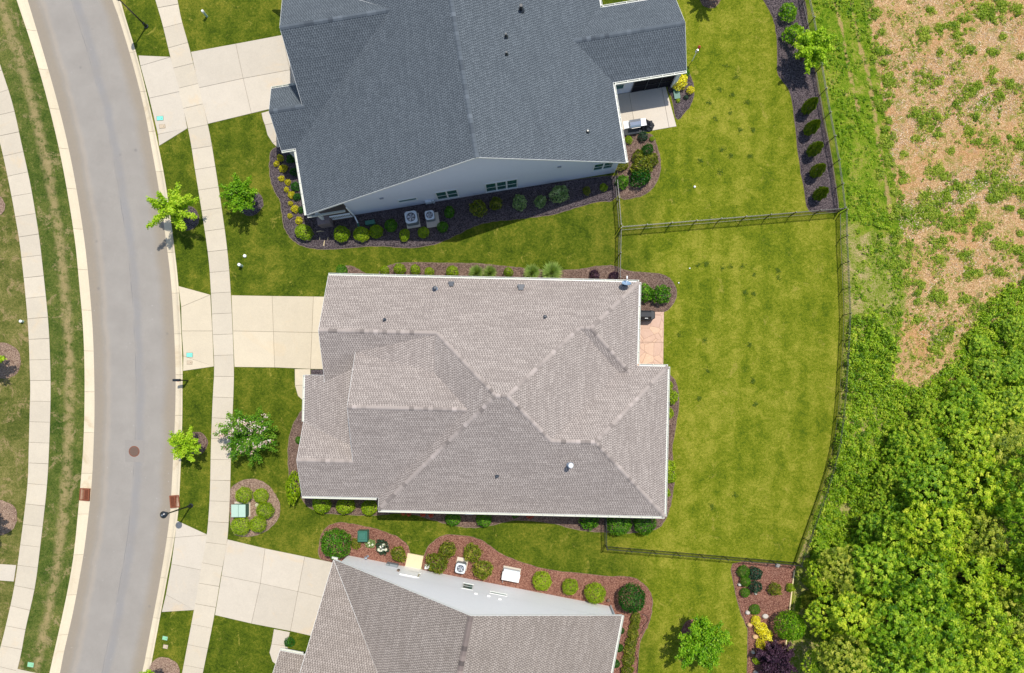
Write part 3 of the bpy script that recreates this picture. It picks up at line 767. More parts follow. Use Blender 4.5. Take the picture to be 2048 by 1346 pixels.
    def pipe(s, u, v, z, r, h, mat='dark_metal', name='vent_pipe', cap=None):
        p = s.w(u, v, z); m = MB().tube([p - Vector((0, 0, 0.3)), p + Vector((0, 0, h))], [r, r], 14)
        m.lathe((p.x, p.y, p.z), [(r * 2.4, -0.04), (r * 2.2, 0.03), (r * 1.1, 0.10)], 14, cap=False)
        o = m.build(name, mat, s.root)
        if cap: MB().lathe((p.x, p.y, p.z + h), [(r * 1.5, -0.10), (r * 1.55, 0.0), (r * 1.0, 0.07), (0.01, 0.09)], 16).build('vent_cap', cap, o)
        return o
    def boxvent(s, u, v, z, w, name='roof_vent'):
        p = s.w(u, v, z); m = MB(); m.box(p + Vector((0, 0, 0.09)), (w * 0.5, w * 0.42, 0.09), s.U, s.V); m.box(p + s.V * w * 0.42 + Vector((0, 0, 0.12)), (w * 0.68, w * 0.22, 0.035), s.U, s.V)
        return m.build(name, 'dark_metal', s.root)

# ---- main taupe house
EV = 2.9
o = P(1003, 792, 7.05)
H = House('taupe_house', o, 1.3, 'large house with hipped taupe shingle roof in the middle', 'taupe_shingle', 'taupe_cap', 'tan_siding')
zN = lambda u, v: EV + .5 * (8.15 - v); zS = lambda u, v: EV + .5 * (v + 8.15); zW = lambda u, v: EV + .5 * (u + 8.53); zE = lambda u, v: 6.975 - .5 * (u - .38)
zG = lambda u, v: 4.925 - .5 * (4.1 - v); zR3 = lambda u, v: 6.075 - .5 * (v + .95); zR4 = lambda u, v: EV + .5 * (v + 7.3)
zP = lambda u, v: EV + .22 * (u + 13.85); zFN = lambda u, v: 4.2 - .5 * (v + 4.7)
zNES = lambda u, v: 4.625 - .5 * (4.7 - v); zE1 = lambda u, v: EV + .5 * (9.3 - u); zSEN = lambda u, v: EV + .5 * (2.3 - v); zE2 = lambda u, v: EV + .5 * (11.45 - u)
zC = lambda u, v: 4.2375 + (4.865 - 4.2375) * (u + 10.05) / 5.45
H.roofs([
    (zN, [(-12.38, 8.15), (9.3, 8.15), (5.85, 4.7), (5.08, 4.7), (.38, 0), (-.38, 0), (-4.48, 4.1), (-12.38, 4.1)]),
    (zS, [(-.38, 0), (.38, 0), (3.31, -2.93), (6.225, -2.925), (11.45, -8.15), (-8.53, -8.15)]),
    (zW, [(-.38, 0), (-4.48, 4.1), (-4.6, 3.98), (-4.6, 1.47), (-2.18, -.95), (-8.53, -7.3), (-8.53, -8.15)]),
    (zE, [(.38, 0), (5.08, 4.7), (8.0, 1.775), (3.31, -2.93)]),
    (zG, [(-12.38, 4.1), (-4.48, 4.1), (-4.6, 3.98), (-10.05, 2.725), (-10.05, 1.72), (-12.38, .70)]),
    (zC, [(-10.05, 2.725), (-4.6, 3.98), (-4.6, 1.47)]),
    (zR3, [(-10.05, -.95), (-2.18, -.95), (-4.6, 1.47), (-10.05, 2.725)]),
    (zR4, [(-13.87, -7.3), (-8.53, -7.3), (-2.18, -.95), (-10.05, -.95), (-10.05, -4.7), (-13.87, -4.7)]),
    (zP, [(-13.85, 1.15), (-12.42, 1.15), (-12.42, .68), (-10.05, 1.72), (-10.05, -3.77), (-13.85, -2.1)]),
    (zFN, [(-13.87, -4.7), (-13.87, -2.1), (-10.05, -3.77), (-10.05, -4.7)]),
    (zNES, [(5.08, 4.7), (5.85, 4.7), (8.775, 1.775), (8.0, 1.775)]),
    (zE1, [(5.85, 4.7), (9.3, 8.15), (9.3, 2.3), (8.775, 1.775)]),
    (zSEN, [(3.31, -2.93), (8.0, 1.775), (8.775, 1.775), (9.3, 2.3), (11.45, 2.3), (6.225, -2.925)]),
    (zE2, [(6.225, -2.925), (11.45, 2.3), (11.45, -8.15)])])
for a, b, sl_ in [((-12.34, 4.1, 4.925), (-4.48, 4.1, 4.925), .5), ((-4.48, 4.1, 4.925), (-.38, 0, 6.975), .34), ((-.38, 0, 6.975), (.38, 0, 6.975), .5),
                  ((5.08, 4.7, 4.625), (.38, 0, 6.975), .34), ((5.08, 4.7, 4.625), (5.85, 4.7, 4.625), .5), ((9.3, 8.15, 2.9), (5.85, 4.7, 4.625), .34), ((8.775, 1.775, 3.16), (5.85, 4.7, 4.625), .34),
                  ((3.31, -2.93, 5.51), (.38, 0, 6.975), .34), ((3.31, -2.925, 5.51), (6.225, -2.925, 5.51), .5), ((11.45, 2.3, 2.9), (6.225, -2.925, 5.51), .34), ((11.45, -8.15, 2.9), (6.225, -2.925, 5.51), .34),
                  ((-8.53, -8.15, 2.9), (-.38, 0, 6.975), .34), ((-10.05, -.95, 6.075), (-2.3, -.95, 6.075), .5), ((-13.84, -4.7, 4.2), (-10.0, -4.7, 4.2), .5)]:
    H.caps(a, b, sl_)
for p, q, out in [((-12.38, 8.15), (9.3, 8.15), (0, 1)), ((9.3, 8.15), (9.3, 2.45), (1, 0)), ((9.45, 2.3), (11.45, 2.3), (0, 1)), ((11.45, 2.3), (11.45, -8.15), (1, 0)), ((-8.53, -8.15), (11.45, -8.15), (0, -1)),
                  ((-13.87, -7.3), (-8.68, -7.3), (0, -1)), ((-13.85, 1.15), (-13.85, -2.1), (-1, 0))]:
    H.gutter(p, q, EV, out)
H.walls([(-12.0, 7.75), (8.9, 7.75), (8.9, 1.9), (11.05, 1.9), (11.05, -7.75), (-8.1, -7.75), (-8.1, -6.9), (-13.5, -6.9), (-13.5, -3.0), (-10.0, -3.0), (-10.0, 1.0), (-12.0, 1.0)], 2.82)
H.gable([(-12.0, 7.75, 2.8), (-12.0, 4.1, 4.72), (-12.0, 1.0, 3.15), (-12.0, 1.0, 2.8)], (.12, 0))
H.gable([(-10.0, 2.6, 4.05), (-10.0, -.95, 5.88), (-10.0, -4.6, 4.05), (-10.0, -4.6, 2.8), (-10.0, 1.0, 2.8), (-10.0, 2.6, 2.8)], (.12, 0))
H.gable([(-13.5, -6.9, 2.8), (-13.5, -4.7, 4.0), (-13.5, -2.6, 2.95), (-13.5, -2.6, 2.8)], (.12, 0))
for u_, v_ in ((-13.6, .95), (-13.6, -1.1)):
    MB().box(H.w(u_, v_, 1.41), (.11, .11, 1.44), H.U, H.V).build('porch_post', 'white_trim', H.root)
H.gable([(-12.0, 7.2, 0.0), (-12.0, 2.1, 0.0), (-12.0, 2.1, 2.3), (-12.0, 7.2, 2.3)], (-.04, 0), 'white_trim', 'garage_door')
H.window(2.0, 4.0, 0.9, 2.2, -7.75, -1, 2); H.window(-5.5, -4.2, 0.9, 2.2, -7.75, -1, 1); H.window(-2.0, 0.0, 0.9, 2.2, 7.75, 1, 2)
def roofpt(px, py, zf, z=4.0):
    for _ in range(30):
        x, y = P(px, py, z); x -= H.o[0]; y -= H.o[1]; u = x * H.c - y * H.s; v = x * H.s + y * H.c; z = zf(u, v)
    return u, v, z
H.pipe(*roofpt(870, 578, zN), .09, .28, 'galvanised', 'exhaust_vent', cap='dark_metal')
H.boxvent(*roofpt(903, 569, zN), .30); H.boxvent(*roofpt(1042, 576, zN), .36)
H.pipe(*roofpt(769, 640, zN), .06, .32); H.pipe(*roofpt(1090, 634, zN), .06, .32); H.pipe(*roofpt(994, 952, zS), .06, .28)
H.pipe(*roofpt(1140, 929, zS), .11, .75, 'galvanised', 'flue', cap='bright_white')
# satellite dish at the north-east roof corner
p = H.w(*roofpt(1250, 571, zN)); q = p + Vector((0.0, .0, .55))
t = empty('satellite_dish', p, 'grey-blue satellite dish on the taupe roof corner above the bed', 'satellite dish')
MB().tube([p - Vector((0, 0, .12)), p + Vector((.0, -.02, .35)), q], [.03, .03, .03], 8).box(p + Vector((0, -.03, .0)), (.16, .12, .03)).build('mast', 'dark_metal', t)
m = MB(); nx = Vector((0.05, .80, .60)).normalized(); ax = nx.orthogonal().normalized(); ay = nx.cross(ax); vs = [q]; fs = []
for i in range(1, 5):
    r_ = .33 * i / 4
    for k in range(20):
        a_ = 2 * math.pi * k / 20; vs.append(q + ax * math.cos(a_) * r_ + ay * math.sin(a_) * r_ + nx * (.10 * (i / 4) ** 2))
for k in range(20): fs.append((0, 1 + k, 1 + (k + 1) % 20))
for i in range(3):
    for k in range(20): fs.append((1 + i * 20 + k, 1 + (i + 1) * 20 + k, 1 + (i + 1) * 20 + (k + 1) % 20, 1 + i * 20 + (k + 1) % 20))
n0 = len(vs); vs2 = [v_ - nx * .015 for v_ in vs]
m.add(vs, fs).add(vs2, [tuple(reversed(f)) for f in fs]).build('reflector', 'dish_blue', t)
MB().tube([q - Vector((0, 0, .2)), q + nx * .55 - Vector((0, 0, .12))], [.018, .018], 6).box(q + nx * .55 - Vector((0, 0, .12)), (.04, .09, .04)).build('feed_arm', 'bright_white', t)

# ---- upper slate house
oU = P(952, 308, 8.6)
H2 = House('slate_house', oU, -9.3, 'house with dark slate-grey shingle roof and pale grey gable, at the top', 'slate_shingle', 'slate_cap', 'grey_siding')
zW2 = lambda u, v: 8.6 + .4597 * u; zE2_ = lambda u, v: 8.6 - .5588 * u
zGS = lambda u, v: EV + .629 * (v - 4.5); zGN = lambda u, v: 6.8 - .629 * (v - 10.7); zPN = lambda u, v: 4.284 - .629 * (v - 6.7)
zRS = lambda u, v: EV + .51 * (v - 5.45); zRN = lambda u, v: 4.2515 - .51 * (v - 8.1)
H2.roofs([(zW2, [(0, -.2), (0, 17), (-12.4, 17), (-3.915, 10.7), (-12.4, 4.5), (-12.4, -.2)]),
          (zE2_, [(0, -.2), (10.2, -.2), (10.2, 5.45), (7.78, 8.1), (10.2, 10.75), (10.2, 17), (0, 17)]),
          (zGS, [(-11.1, 10.7), (-3.915, 10.7), (-12.4, 4.5), (-13.4, 4.5), (-13.4, 6.7), (-11.1, 6.7)]),
          (zGN, [(-11.1, 10.7), (-3.915, 10.7), (-11.1, 16.04)]),
          (zPN, [(-13.4, 6.7), (-11.05, 6.7), (-11.05, 8.87), (-13.4, 8.87)]),
          (zRS, [(7.78, 8.1), (10.2, 5.45), (15.4, 5.45), (15.4, 8.1)]), (zRN, [(7.78, 8.1), (15.4, 8.1), (15.4, 10.75), (10.2, 10.75)])])
for a, b, sl_ in [((0, -.2, 8.6), (0, 17, 8.6), .5), ((-11.1, 10.7, 6.8), (-3.9, 10.7, 6.8), .62), ((-13.4, 6.7, 4.284), (-11.0, 6.7, 4.284), .62), ((15.4, 8.1, 4.2515), (7.7, 8.1, 4.2515), .5)]: H2.caps(a, b, sl_, w=.16)
for p, q, out in [((-12.4, 4.4), (-12.4, -.2), (-1, 0)), ((10.2, -.2), (10.2, 5.3), (1, 0)), ((10.35, 5.45), (15.4, 5.45), (0, -1)), ((10.35, 10.75), (15.4, 10.75), (0, 1)), ((10.2, 17), (10.2, 10.9), (1, 0)), ((-13.4, 8.87), (-11.1, 8.87), (0, 1)), ((-13.4, 4.5), (-12.55, 4.5), (0, -1))]:
    H2.gutter(p, q, EV, out)
H2.gutter((-12.4, -.2), (-9.75, -.2), 2.72, (0, -1))
H2.walls([(-9.7, .1), (9.85, .1), (9.85, 5.8), (15.1, 5.8), (15.1, 10.4), (9.85, 10.4), (9.85, 16.7), (-10.8, 16.7), (-10.8, 6.2), (-11.9, 6.2), (-11.9, 2.8), (-9.7, 2.8)], 2.78)
H2.gable([(-9.7, .1, 2.75), (9.85, .1, 2.75), (9.85, .1, 2.95), (0, .1, 8.45), (-9.7, .1, 3.98)], (0, .15))
H2.gable([(15.1, 5.8, 2.75), (15.1, 8.1, 4.05), (15.1, 10.4, 2.75)], (-.12, 0)); H2.gable([(-10.8, 6.2, 2.75), (-10.8, 10.7, 6.6), (-10.8, 15.8, 2.75)], (.12, 0))
H2.window(-6.05, -4.8, 1.40, 1.75, .1, -1, 1, False); H2.window(-3.3, -1.85, .55, 2.1, .1, -1, 2); H2.window(.3, 2.5, .5, 2.2, .1, -1, 3); H2.window(8.1, 9.4, 1.4, 2.6, .1, -1, 2)
for u_, z_ in ((-7.04, 2.9), (5.5, 3.4)): MB().box(H2.w(u_, .07, z_), (.13, .035, .10), H2.U, H2.V).build('wall_vent', 'grey_trim', H2.root)
MB().box(H2.w(-4.05, .02, .55), (.24, .08, .22), H2.U, H2.V).box(H2.w(-3.7, .03, .45), (.08, .06, .3), H2.U, H2.V).build('meter_box', 'ac_paint', H2.root)
MB().bar(H2.w(-9.62, -.08, 2.7), H2.w(-9.62, -.08, .25), .09, .07).bar(H2.w(-9.62, -.08, .22), H2.w(-9.5, -.55, .12), .09, .07).build('downspout', 'bright_white', H2.root)
MB().bar(H2.w(-9.5, -.5, .09), H2.w(-9.42, -1.55, .05), .13, .09).build('downspout_extension', 'green_box', H2.root)
# side porch: stone base, railing, posts
m = MB(); m.box(H2.w(-11.0, .75, .14), (1.25, .85, .14), H2.U, H2.V).build('porch_floor', 'brown_step', H2.root)
m = MB(); m.box(H2.w(-11.75, -.22, .55), (.45, .28, .55), H2.U, H2.V).build('stone_pier', 'porch_stone', H2.root)
m = MB()
for k in range(13): m.box(H2.w(-11.2 + k * .115, -.08, .80), (.018, .018, .36), H2.U, H2.V)
m.box(H2.w(-10.5, -.08, 1.17), (.75, .045, .03), H2.U, H2.V); m.box(H2.w(-10.5, -.08, .42), (.75, .035, .025), H2.U, H2.V); m.build('railing', 'bright_white', H2.root)
MB().box(H2.w(-11.75, -.1, 1.9), (.10, .10, .8), H2.U, H2.V).build('porch_post', 'white_trim', H2.root)
MB().box(H2.w(-13.1, 8.5, 1.35), (.1, .1, 1.4), H2.U, H2.V).build('porch_post', 'white_trim', H2.root); MB().box(H2.w(-13.1, 4.85, 1.35), (.1, .1, 1.4), H2.U, H2.V).build('porch_post', 'white_trim', H2.root)
# rear screened porch wall beside the patio
H2.window(10.35, 11.25, .95, 2.25, 5.8, -1, 1)
MB().box(H2.w(13.5, 5.77, 1.36), (1.5, .02, 1.36), H2.U, H2.V).build('screen', 'screen_mesh', H2.root)
m = MB()
for u_ in (12.0, 13.0, 14.0): m.box(H2.w(u_, 5.75, 1.36), (.035, .03, 1.36), H2.U, H2.V)
m.box(H2.w(13.5, 5.75, .95), (1.5, .028, .03), H2.U, H2.V); m.build('screen_frame', 'black_metal', H2.root)
MB().box(H2.w(15.05, 5.7, 1.4), (.1, .1, 1.4), H2.U, H2.V).build('corner_post', 'bright_white', H2.root)
MB().bar(H2.w(15.2, 5.62, 2.7), H2.w(15.2, 5.62, .2), .09, .07).build('downspout', 'bright_white', H2.root)
MB().box(H2.w(15.3, 5.1, .08), (.22, .4, .08), H2.U, H2.V).build('splash_block', 'green_box', H2.root)
for px, py, r_, h_ in ((1042, 20, .10, .55), (1012, 74, .06, .40), (1013, 109, .05, .32), (1175, 264, .06, .25)):
    z = 5.0
    for _ in range(30):
        x, y = P(px, py, z); x -= oU[0]; y -= oU[1]; u = x * H2.c - y * H2.s; v = x * H2.s + y * H2.c; z = zE2_(u, v)
    H2.pipe(u, v, z, r_, h_, 'black_metal')

# ---- lower brown house
oL = P(940, 1240, 9.0)
H3 = House('brown_house', oL, 11.0, 'house with brown shingle roof and white gable wall, at the bottom', 'brown_shingle', 'brown_cap', 'white_siding')
zW3 = lambda u, v: 9 + .6 * u; zE3 = lambda u, v: 9 - .592 * u; zGN3 = lambda u, v: EV + .5 * (.2 - v); zGS3 = lambda u, v: 7.0 - .5 * (-8 - v)
zPN3 = lambda u, v: EV + .5 * (-6.7 - v)
H3.roofs([(zW3, [(0, .25), (-10.17, .25), (-10.17, .2), (-3.33, -8), (-10.17, -16.2), (0, -16.2)]), (zE3, [(0, .25), (10.3, .25), (10.3, -16.2), (0, -16.2)]),
          (zGN3, [(-10.2, .2), (-3.33, -8), (-10.2, -8)]), (zGS3, [(-10.2, -8), (-3.33, -8), (-10.2, -16.2)]), (zPN3, [(-12.67, -6.7), (-10.15, -6.7), (-10.15, -9.5), (-12.67, -9.5)])])
H3.caps((0, .2, 9.0), (0, -16, 9.0), .55, w=.18); H3.caps((-10.15, -8, 7), (-3.4, -8, 7), .5)
H3.gutter((10.3, .25), (10.3, -16.2), EV, (1, 0)); H3.gutter((-12.67, -6.7), (-11.05, -6.7), EV, (0, 1)); H3.gutter((-10.35, .25), (-9.95, .25), EV, (0, 1))
H3.walls([(-9.85, -.08), (9.98, -.08), (9.98, -16), (-9.85, -16)], 2.78)
H3.gable([(-9.85, -.08, 2.75), (9.98, -.08, 2.75), (9.98, -.08, 2.95), (0, -.08, 8.8), (-9.85, -.08, 2.95)], (0, -.15))
m = MB(); 
for sgn, e in ((-1, -10.1), (1, 10.2)): m.bar(H3.w(e, .12, 2.70), H3.w(0, .12, 8.78), .20, .05, up=(0, 0, 1))
m.build('rake_frieze', 'grey_trim', H3.root)
H3.window(-1.0, -.35, 1.45, 2.6, -.08, 1, 1); H3.window(1.0, 2.1, 2.22, 2.5, -.08, 1, 1, False)
H3.window(-5.05, -4.25, 1.25, 2.1, -.08, 1, 1, False, 'door_tan')
MB().box(H3.w(-4.95, -.06, 1.15), (.62, .05, 1.15), H3.U, H3.V).build('side_door', 'bright_white', H3.root)
MB().slab([tuple(H3.w(u_, v_).xy) for u_, v_ in ((-5.55, -.03), (-4.35, -.03), (-4.35, .95), (-5.55, .95))], .01, .16, .02).build('door_step', 'step_concrete', H3.root)
for u_, z_ in ((0.0, 3.35), (.9, 3.3), (1.7, 3.55)): MB().box(H3.w(u_, -.05, z_), (.10, .05, .07), H3.U, H3.V).build('wall_vent', 'bright_white', H3.root)
MB().box(H3.w(-6.3, .02, .6), (.30, .10, .22), H3.U, H3.V).box(H3.w(-6.75, .0, .5), (.12, .07, .3), H3.U, H3.V).build('meter_box', 'ac_side', H3.root)
MB().box(H3.w(-5.8, -.04, 1.5), (.09, .05, .2), H3.U, H3.V).build('wall_lantern', 'brown_step', H3.root)
MB().tube([H3.w(-8.45, .05, .5), H3.w(-8.45, .12, .5), H3.w(-8.4, .18, .2)], [.10, .12, .10], 10).build('hose_reel', 'steel', H3.root)
MB().bar(H3.w(9.9, .02, 2.75), H3.w(9.9, .02, .2), .09, .07).build('downspout', 'ac_paint', H3.root)
MB().box(H3.w(-10.15, -6.45, .75), (.32, .2, .75), H3.U, H3.V).build('stone_pier', 'tan_stone', H3.root); MB().box(H3.w(-10.7, -7.2, 1.35), (.1, .1, 1.4), H3.U, H3.V).build('porch_post', 'white_trim', H3.root)
MB().box(H3.w(-10.4, -6.95, .06), (.7, .5, .06), H3.U, H3.V).build('porch_floor', 'brown_step', H3.root)

# ------------------------------------------------------------------ planting beds
BEDS = []
def bed(name, pts, mat, label, edging=True, z=0.055, sm=5, rag=0.03):
    poly = ccw(smooth_loop([P(*p) for p in pts], sm)); BEDS.append(poly)
    q = [(x + rnd.uniform(-rag, rag), y + rnd.uniform(-rag, rag)) for x, y in poly]
    m = MB(); n = len(q); i1 = inset(q, 0.10)
    m.add([(x, y, 0.003) for x, y in q] + [(x, y, z + rnd.uniform(-.01, .015)) for x, y in i1], [(i, (i + 1) % n, n + (i + 1) % n, n + i) for i in range(n)] + [tuple(range(n, 2 * n))])
    root = tag(m.build(name, mat), label, 'planting bed', 'planting beds')
    if edging:
        e = MB(); out = inset(q, -0.03)
        e.add([(x, y, 0.005) for x, y in q] + [(x, y, 0.022) for x, y in out] , [(i, n + i, n + (i + 1) % n, (i + 1) % n) for i in range(n)])
        eo = e.build('edging', 'bed_edging', root)
    return root
bed('planting_bed', [(547, 297), (540, 321), (540, 351), (547, 378), (559, 398), (564, 425), (567, 450), (577, 470), (595, 487), (626, 497), (679, 497), (743, 492), (780, 493), (813, 496), (846, 493), (873, 487), (913, 470), (947, 453), (985, 443), (1024, 439), (1051, 436), (1108, 428), (1158, 413), (1198, 403), (1229, 398), (1240, 352), (1000, 380), (760, 420), (650, 430), (625, 380), (612, 300), (585, 292)], 'dark_mulch', 'long dark mulch bed wrapping the slate house along its gable')
bed('planting_bed', [(1242, 395), (1265, 396), (1291, 388), (1311, 368), (1320, 341), (1320, 314), (1313, 291), (1304, 270), (1278, 268), (1236, 274), (1228, 300), (1236, 350)], 'brown_mulch', 'brown mulch bed below the slate house patio')
bed('planting_bed', [(1368, 128), (1383, 157), (1388, 180), (1384, 204), (1372, 222), (1354, 238), (1345, 200), (1336, 176), (1346, 140)], 'dark_mulch', 'small dark mulch bed with yellow flowers beside the slate house patio')
bed('planting_bed', [(1526, -12), (1530, 5), (1546, 35), (1553, 70), (1555, 110), (1557, 150), (1578, 178), (1586, 215), (1592, 270), (1598, 320), (1607, 372), (1618, 420), (1650, 423), (1676, 420), (1671, 378), (1661, 311), (1646, 234), (1633, 160), (1618, 67), (1602, -12)], 'dark_mulch', 'long dark gravel-like mulch bed along the upper fence', sm=4)
bed('planting_bed', [(676, 540), (684, 534), (700, 532), (716, 538), (735, 552), (735, 575), (680, 575)], 'brown_mulch', 'small mulch pocket at the garage corner of the taupe house')
bed('planting_bed', [(758, 548), (770, 535), (790, 528), (823, 525), (880, 526), (947, 527), (987, 530), (1024, 534), (1064, 538), (1110, 541), (1158, 539), (1191, 533), (1228, 532), (1258, 542), (1318, 548), (1342, 560), (1353, 584), (1348, 604), (1330, 623), (1300, 624), (1258, 624), (1255, 585), (1000, 580), (770, 575)], 'brown_mulch', 'mulch bed along the upper eave of the taupe house')
bed('planting_bed', [(608, 820), (594, 836), (586, 850), (579, 875), (576, 900), (578, 945), (584, 980), (612, 990), (645, 970), (645, 830)], 'brown_mulch', 'mulch bed curving along the front of the taupe house')
bed('planting_bed', [(602, 985), (612, 1008), (640, 1024), (690, 1029), (745, 1030), (800, 1026), (833, 1030), (873, 1042), (913, 1052), (950, 1055), (980, 1051), (1024, 1041), (1064, 1042), (1111, 1048), (1151, 1058), (1204, 1064), (1270, 1065), (1311, 1058), (1330, 1040), (1341, 1010), (1347, 975), (1348, 946), (1344, 900), (1351, 851), (1358, 804), (1354, 774), (1342, 752), (1318, 756), (1312, 1000), (1000, 1010), (780, 1005), (740, 980), (620, 975)], 'brown_mulch', 'mulch bed wrapping the lower and rear sides of the taupe house', sm=4)
bed('planting_bed', [(462, 978), (480, 963), (505, 958), (530, 966), (548, 985), (560, 1010), (556, 1037), (540, 1056), (515, 1069), (490, 1073), (468, 1066), (461, 1040), (460, 1005)], 'tan_mulch', 'round island bed with clipped shrubs and a transformer box')
bed('planting_bed', [(637, 1105), (642, 1073), (652, 1056), (672, 1046), (699, 1047), (739, 1055), (773, 1065), (800, 1077), (816, 1093), (820, 1110), (818, 1140), (760, 1150), (690, 1140), (662, 1124), (643, 1118)], 'red_mulch', 'reddish mulch bed with a big round shrub at the white gable corner')
bed('planting_bed', [(846, 1140), (849, 1110), (860, 1090), (876, 1077), (900, 1069), (947, 1075), (975, 1088), (997, 1105), (1024, 1117), (1074, 1134), (1124, 1143), (1211, 1152), (1255, 1153), (1277, 1160), (1295, 1177), (1304, 1197), (1303, 1224), (1296, 1250), (1287, 1267), (1278, 1294), (1275, 1346), (1272, 1380), (1210, 1380), (1225, 1290), (1235, 1235), (1200, 1225), (1000, 1180), (880, 1160)], 'red_mulch', 'long reddish mulch bed along the white gable wall', sm=4)
bed('planting_bed', [(1466, 1127), (1469, 1173), (1479, 1217), (1492, 1250), (1496, 1274), (1494, 1346), (1492, 1380), (1575, 1380), (1569, 1310), (1571, 1290), (1579, 1217), (1588, 1143), (1587, 1131), (1536, 1128)], 'red_mulch', 'reddish mulch garden plot below the fence with stones', sm=3)
def ring(px, py, r, mat, label):
    bed('tree_ring', [(px + r * math.cos(a) * rnd.uniform(.95, 1.05), py + r * math.sin(a) * rnd.uniform(.95, 1.05)) for a in np.linspace(0, 2 * math.pi, 11)[:-1]], mat, label, True, .06, 3)
ring(374, 436, 24, 'dark_mulch', 'dark mulch ring under the spreading street tree by the kerb')
ring(501, 406, 25, 'dark_mulch', 'dark mulch ring between the upper sidewalk and the slate house bed')
ring(394, 886, 22, 'brown_mulch', 'brown mulch ring under the small street tree near the manhole')
ring(1388, 1264, 25, 'red_mulch', 'reddish mulch ring around the lawn tree at the bottom')
ring(328, 1346, 31, 'tan_mulch', 'tan mulch ring cut by the bottom frame edge')
ring(6, 722, 36, 'tan_mulch', 'upper tan mulch ring at the left frame edge')
ring(0, 1035, 35, 'tan_mulch', 'lower tan mulch ring at the left frame edge')
ring(-12, 412, 22, 'tan_mulch', 'topmost mulch ring at the left frame edge')
ring(1421, -6, 21, 'brown_mulch', 'mulch ring cut by the top frame edge behind the slate house')
MB().slab([P(*p) for p in ((622, 739), (660, 739), (660, 752), (622, 750))], .004, .04, .01).build('planting_bed', 'dark_mulch')
tag(bpy.context.scene.objects['planting_bed.012'] if 'planting_bed.012' in bpy.data.objects else bpy.data.objects['planting_bed'], None)
for ob in bpy.data.objects:
    if ob.name.startswith('planting_bed') and 'label' not in ob: tag(ob, 'tiny square mulch patch beside the main garage door', 'planting bed', 'planting beds')
# timber edge of the garden plot
m = MB(); e = [P(*p) for p in ((1588, 1140), (1583, 1180), (1578, 1222))]
for a, b in zip(e, e[1:]): m.bar((*a, .05), (*b, .05), .09, .10)
tag(m.build('timber_edging', 'wood_edge'), 'pale timber edging board on the right side of the garden plot', 'edging')
m = MB(); a, b = P(1572, 1278), P(1569, 1312); m.bar((*a, .05), (*b, .05), .09, .10)
tag(m.build('timber_edging', 'wood_edge'), 'short pale timber edging below the green garden shrub', 'edging')

# ------------------------------------------------------------------ field, rough strip, wood floor on the right
FB = [(1602, -60), (1608, 20), (1623, 70), (1637, 160), (1650, 234), (1665, 311), (1675, 378), (1680, 428), (1682, 470), (1687, 550), (1690, 644), (1687, 697), (1682, 784), (1676, 851), (1668, 905), (1653, 958), (1636, 1008), (1614, 1068), (1592, 1130), (1584, 1220), (1576, 1300), (1570, 1400)]
def sheet(name, pts, mat, z):
    q = ccw([P(*p) for p in pts]); m = MB().add([(x, y, z) for x, y in q], [tuple(range(len(q)))]); return tag(m.build(name, mat, org=(0, 0, 0)), kind='structure')
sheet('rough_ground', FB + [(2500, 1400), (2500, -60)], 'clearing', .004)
def sdist(X, Y, poly):
    d = np.full(X.shape, 1e9)
    for i in range(len(poly)):
        (x0, y0), (x1, y1) = poly[i - 1], poly[i]; L2 = (x1 - x0) ** 2 + (y1 - y0) ** 2 + 1e-9
        t = np.clip(((X - x0) * (x1 - x0) + (Y - y0) * (y1 - y0)) / L2, 0, 1); d = np.minimum(d, np.hypot(X - x0 - t * (x1 - x0), Y - y0 - t * (y1 - y0)))
    return np.where(inpoly_np(X, Y, poly), d, -d)
def ldist(X, Y, line):
    d = np.full(X.shape, 1e9)
    for (x0, y0), (x1, y1) in zip(line, line[1:]):
        L2 = (x1 - x0) ** 2 + (y1 - y0) ** 2 + 1e-9; t = np.clip(((X - x0) * (x1 - x0) + (Y - y0) * (y1 - y0)) / L2, 0, 1); d = np.minimum(d, np.hypot(X - x0 - t * (x1 - x0), Y - y0 - t * (y1 - y0)))
    return d
CHIP = [P(*p) for p in ((1722, -60), (1735, 0), (1745, 100), (1758, 180), (1770, 260), (1782, 340), (1796, 430), (1808, 520), (1815, 600), (1790, 690), (1770, 760), (1800, 800), (1840, 780), (1870, 760), (1905, 790), (1945, 770), (1960, 660), (2060, 600), (2500, 560), (2500, -60))]
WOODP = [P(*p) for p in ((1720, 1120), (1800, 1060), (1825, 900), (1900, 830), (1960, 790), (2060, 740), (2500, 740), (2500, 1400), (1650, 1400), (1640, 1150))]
FBw = [Vector(P(*p)) for p in FB]
gy = np.linspace(FBw[0].y, FBw[-1].y, 190); NXG = 110; GX = np.zeros((len(gy), NXG)); GY = np.repeat(gy[:, None], NXG, 1)
for i, y in enumerate(gy): GX[i] = x_at(FBw, y) + (np.linspace(0, 1, NXG) ** 1.25) * (52 - x_at(FBw, y))
X, Y = GX.ravel(), GY.ravel(); XY = np.stack([X, Y], 1)
def vnoise(xy, f, seed):
    rg = np.random.default_rng(seed); o = np.zeros(len(xy))
    for _ in range(7): d = rg.normal(0, f, 2); o += np.cos(xy @ d + rg.uniform(0, 6.28))
    return o / math.sqrt(7)
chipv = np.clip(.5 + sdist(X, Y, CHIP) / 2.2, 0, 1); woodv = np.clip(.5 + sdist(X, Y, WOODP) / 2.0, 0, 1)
dirtv = np.zeros(len(X))
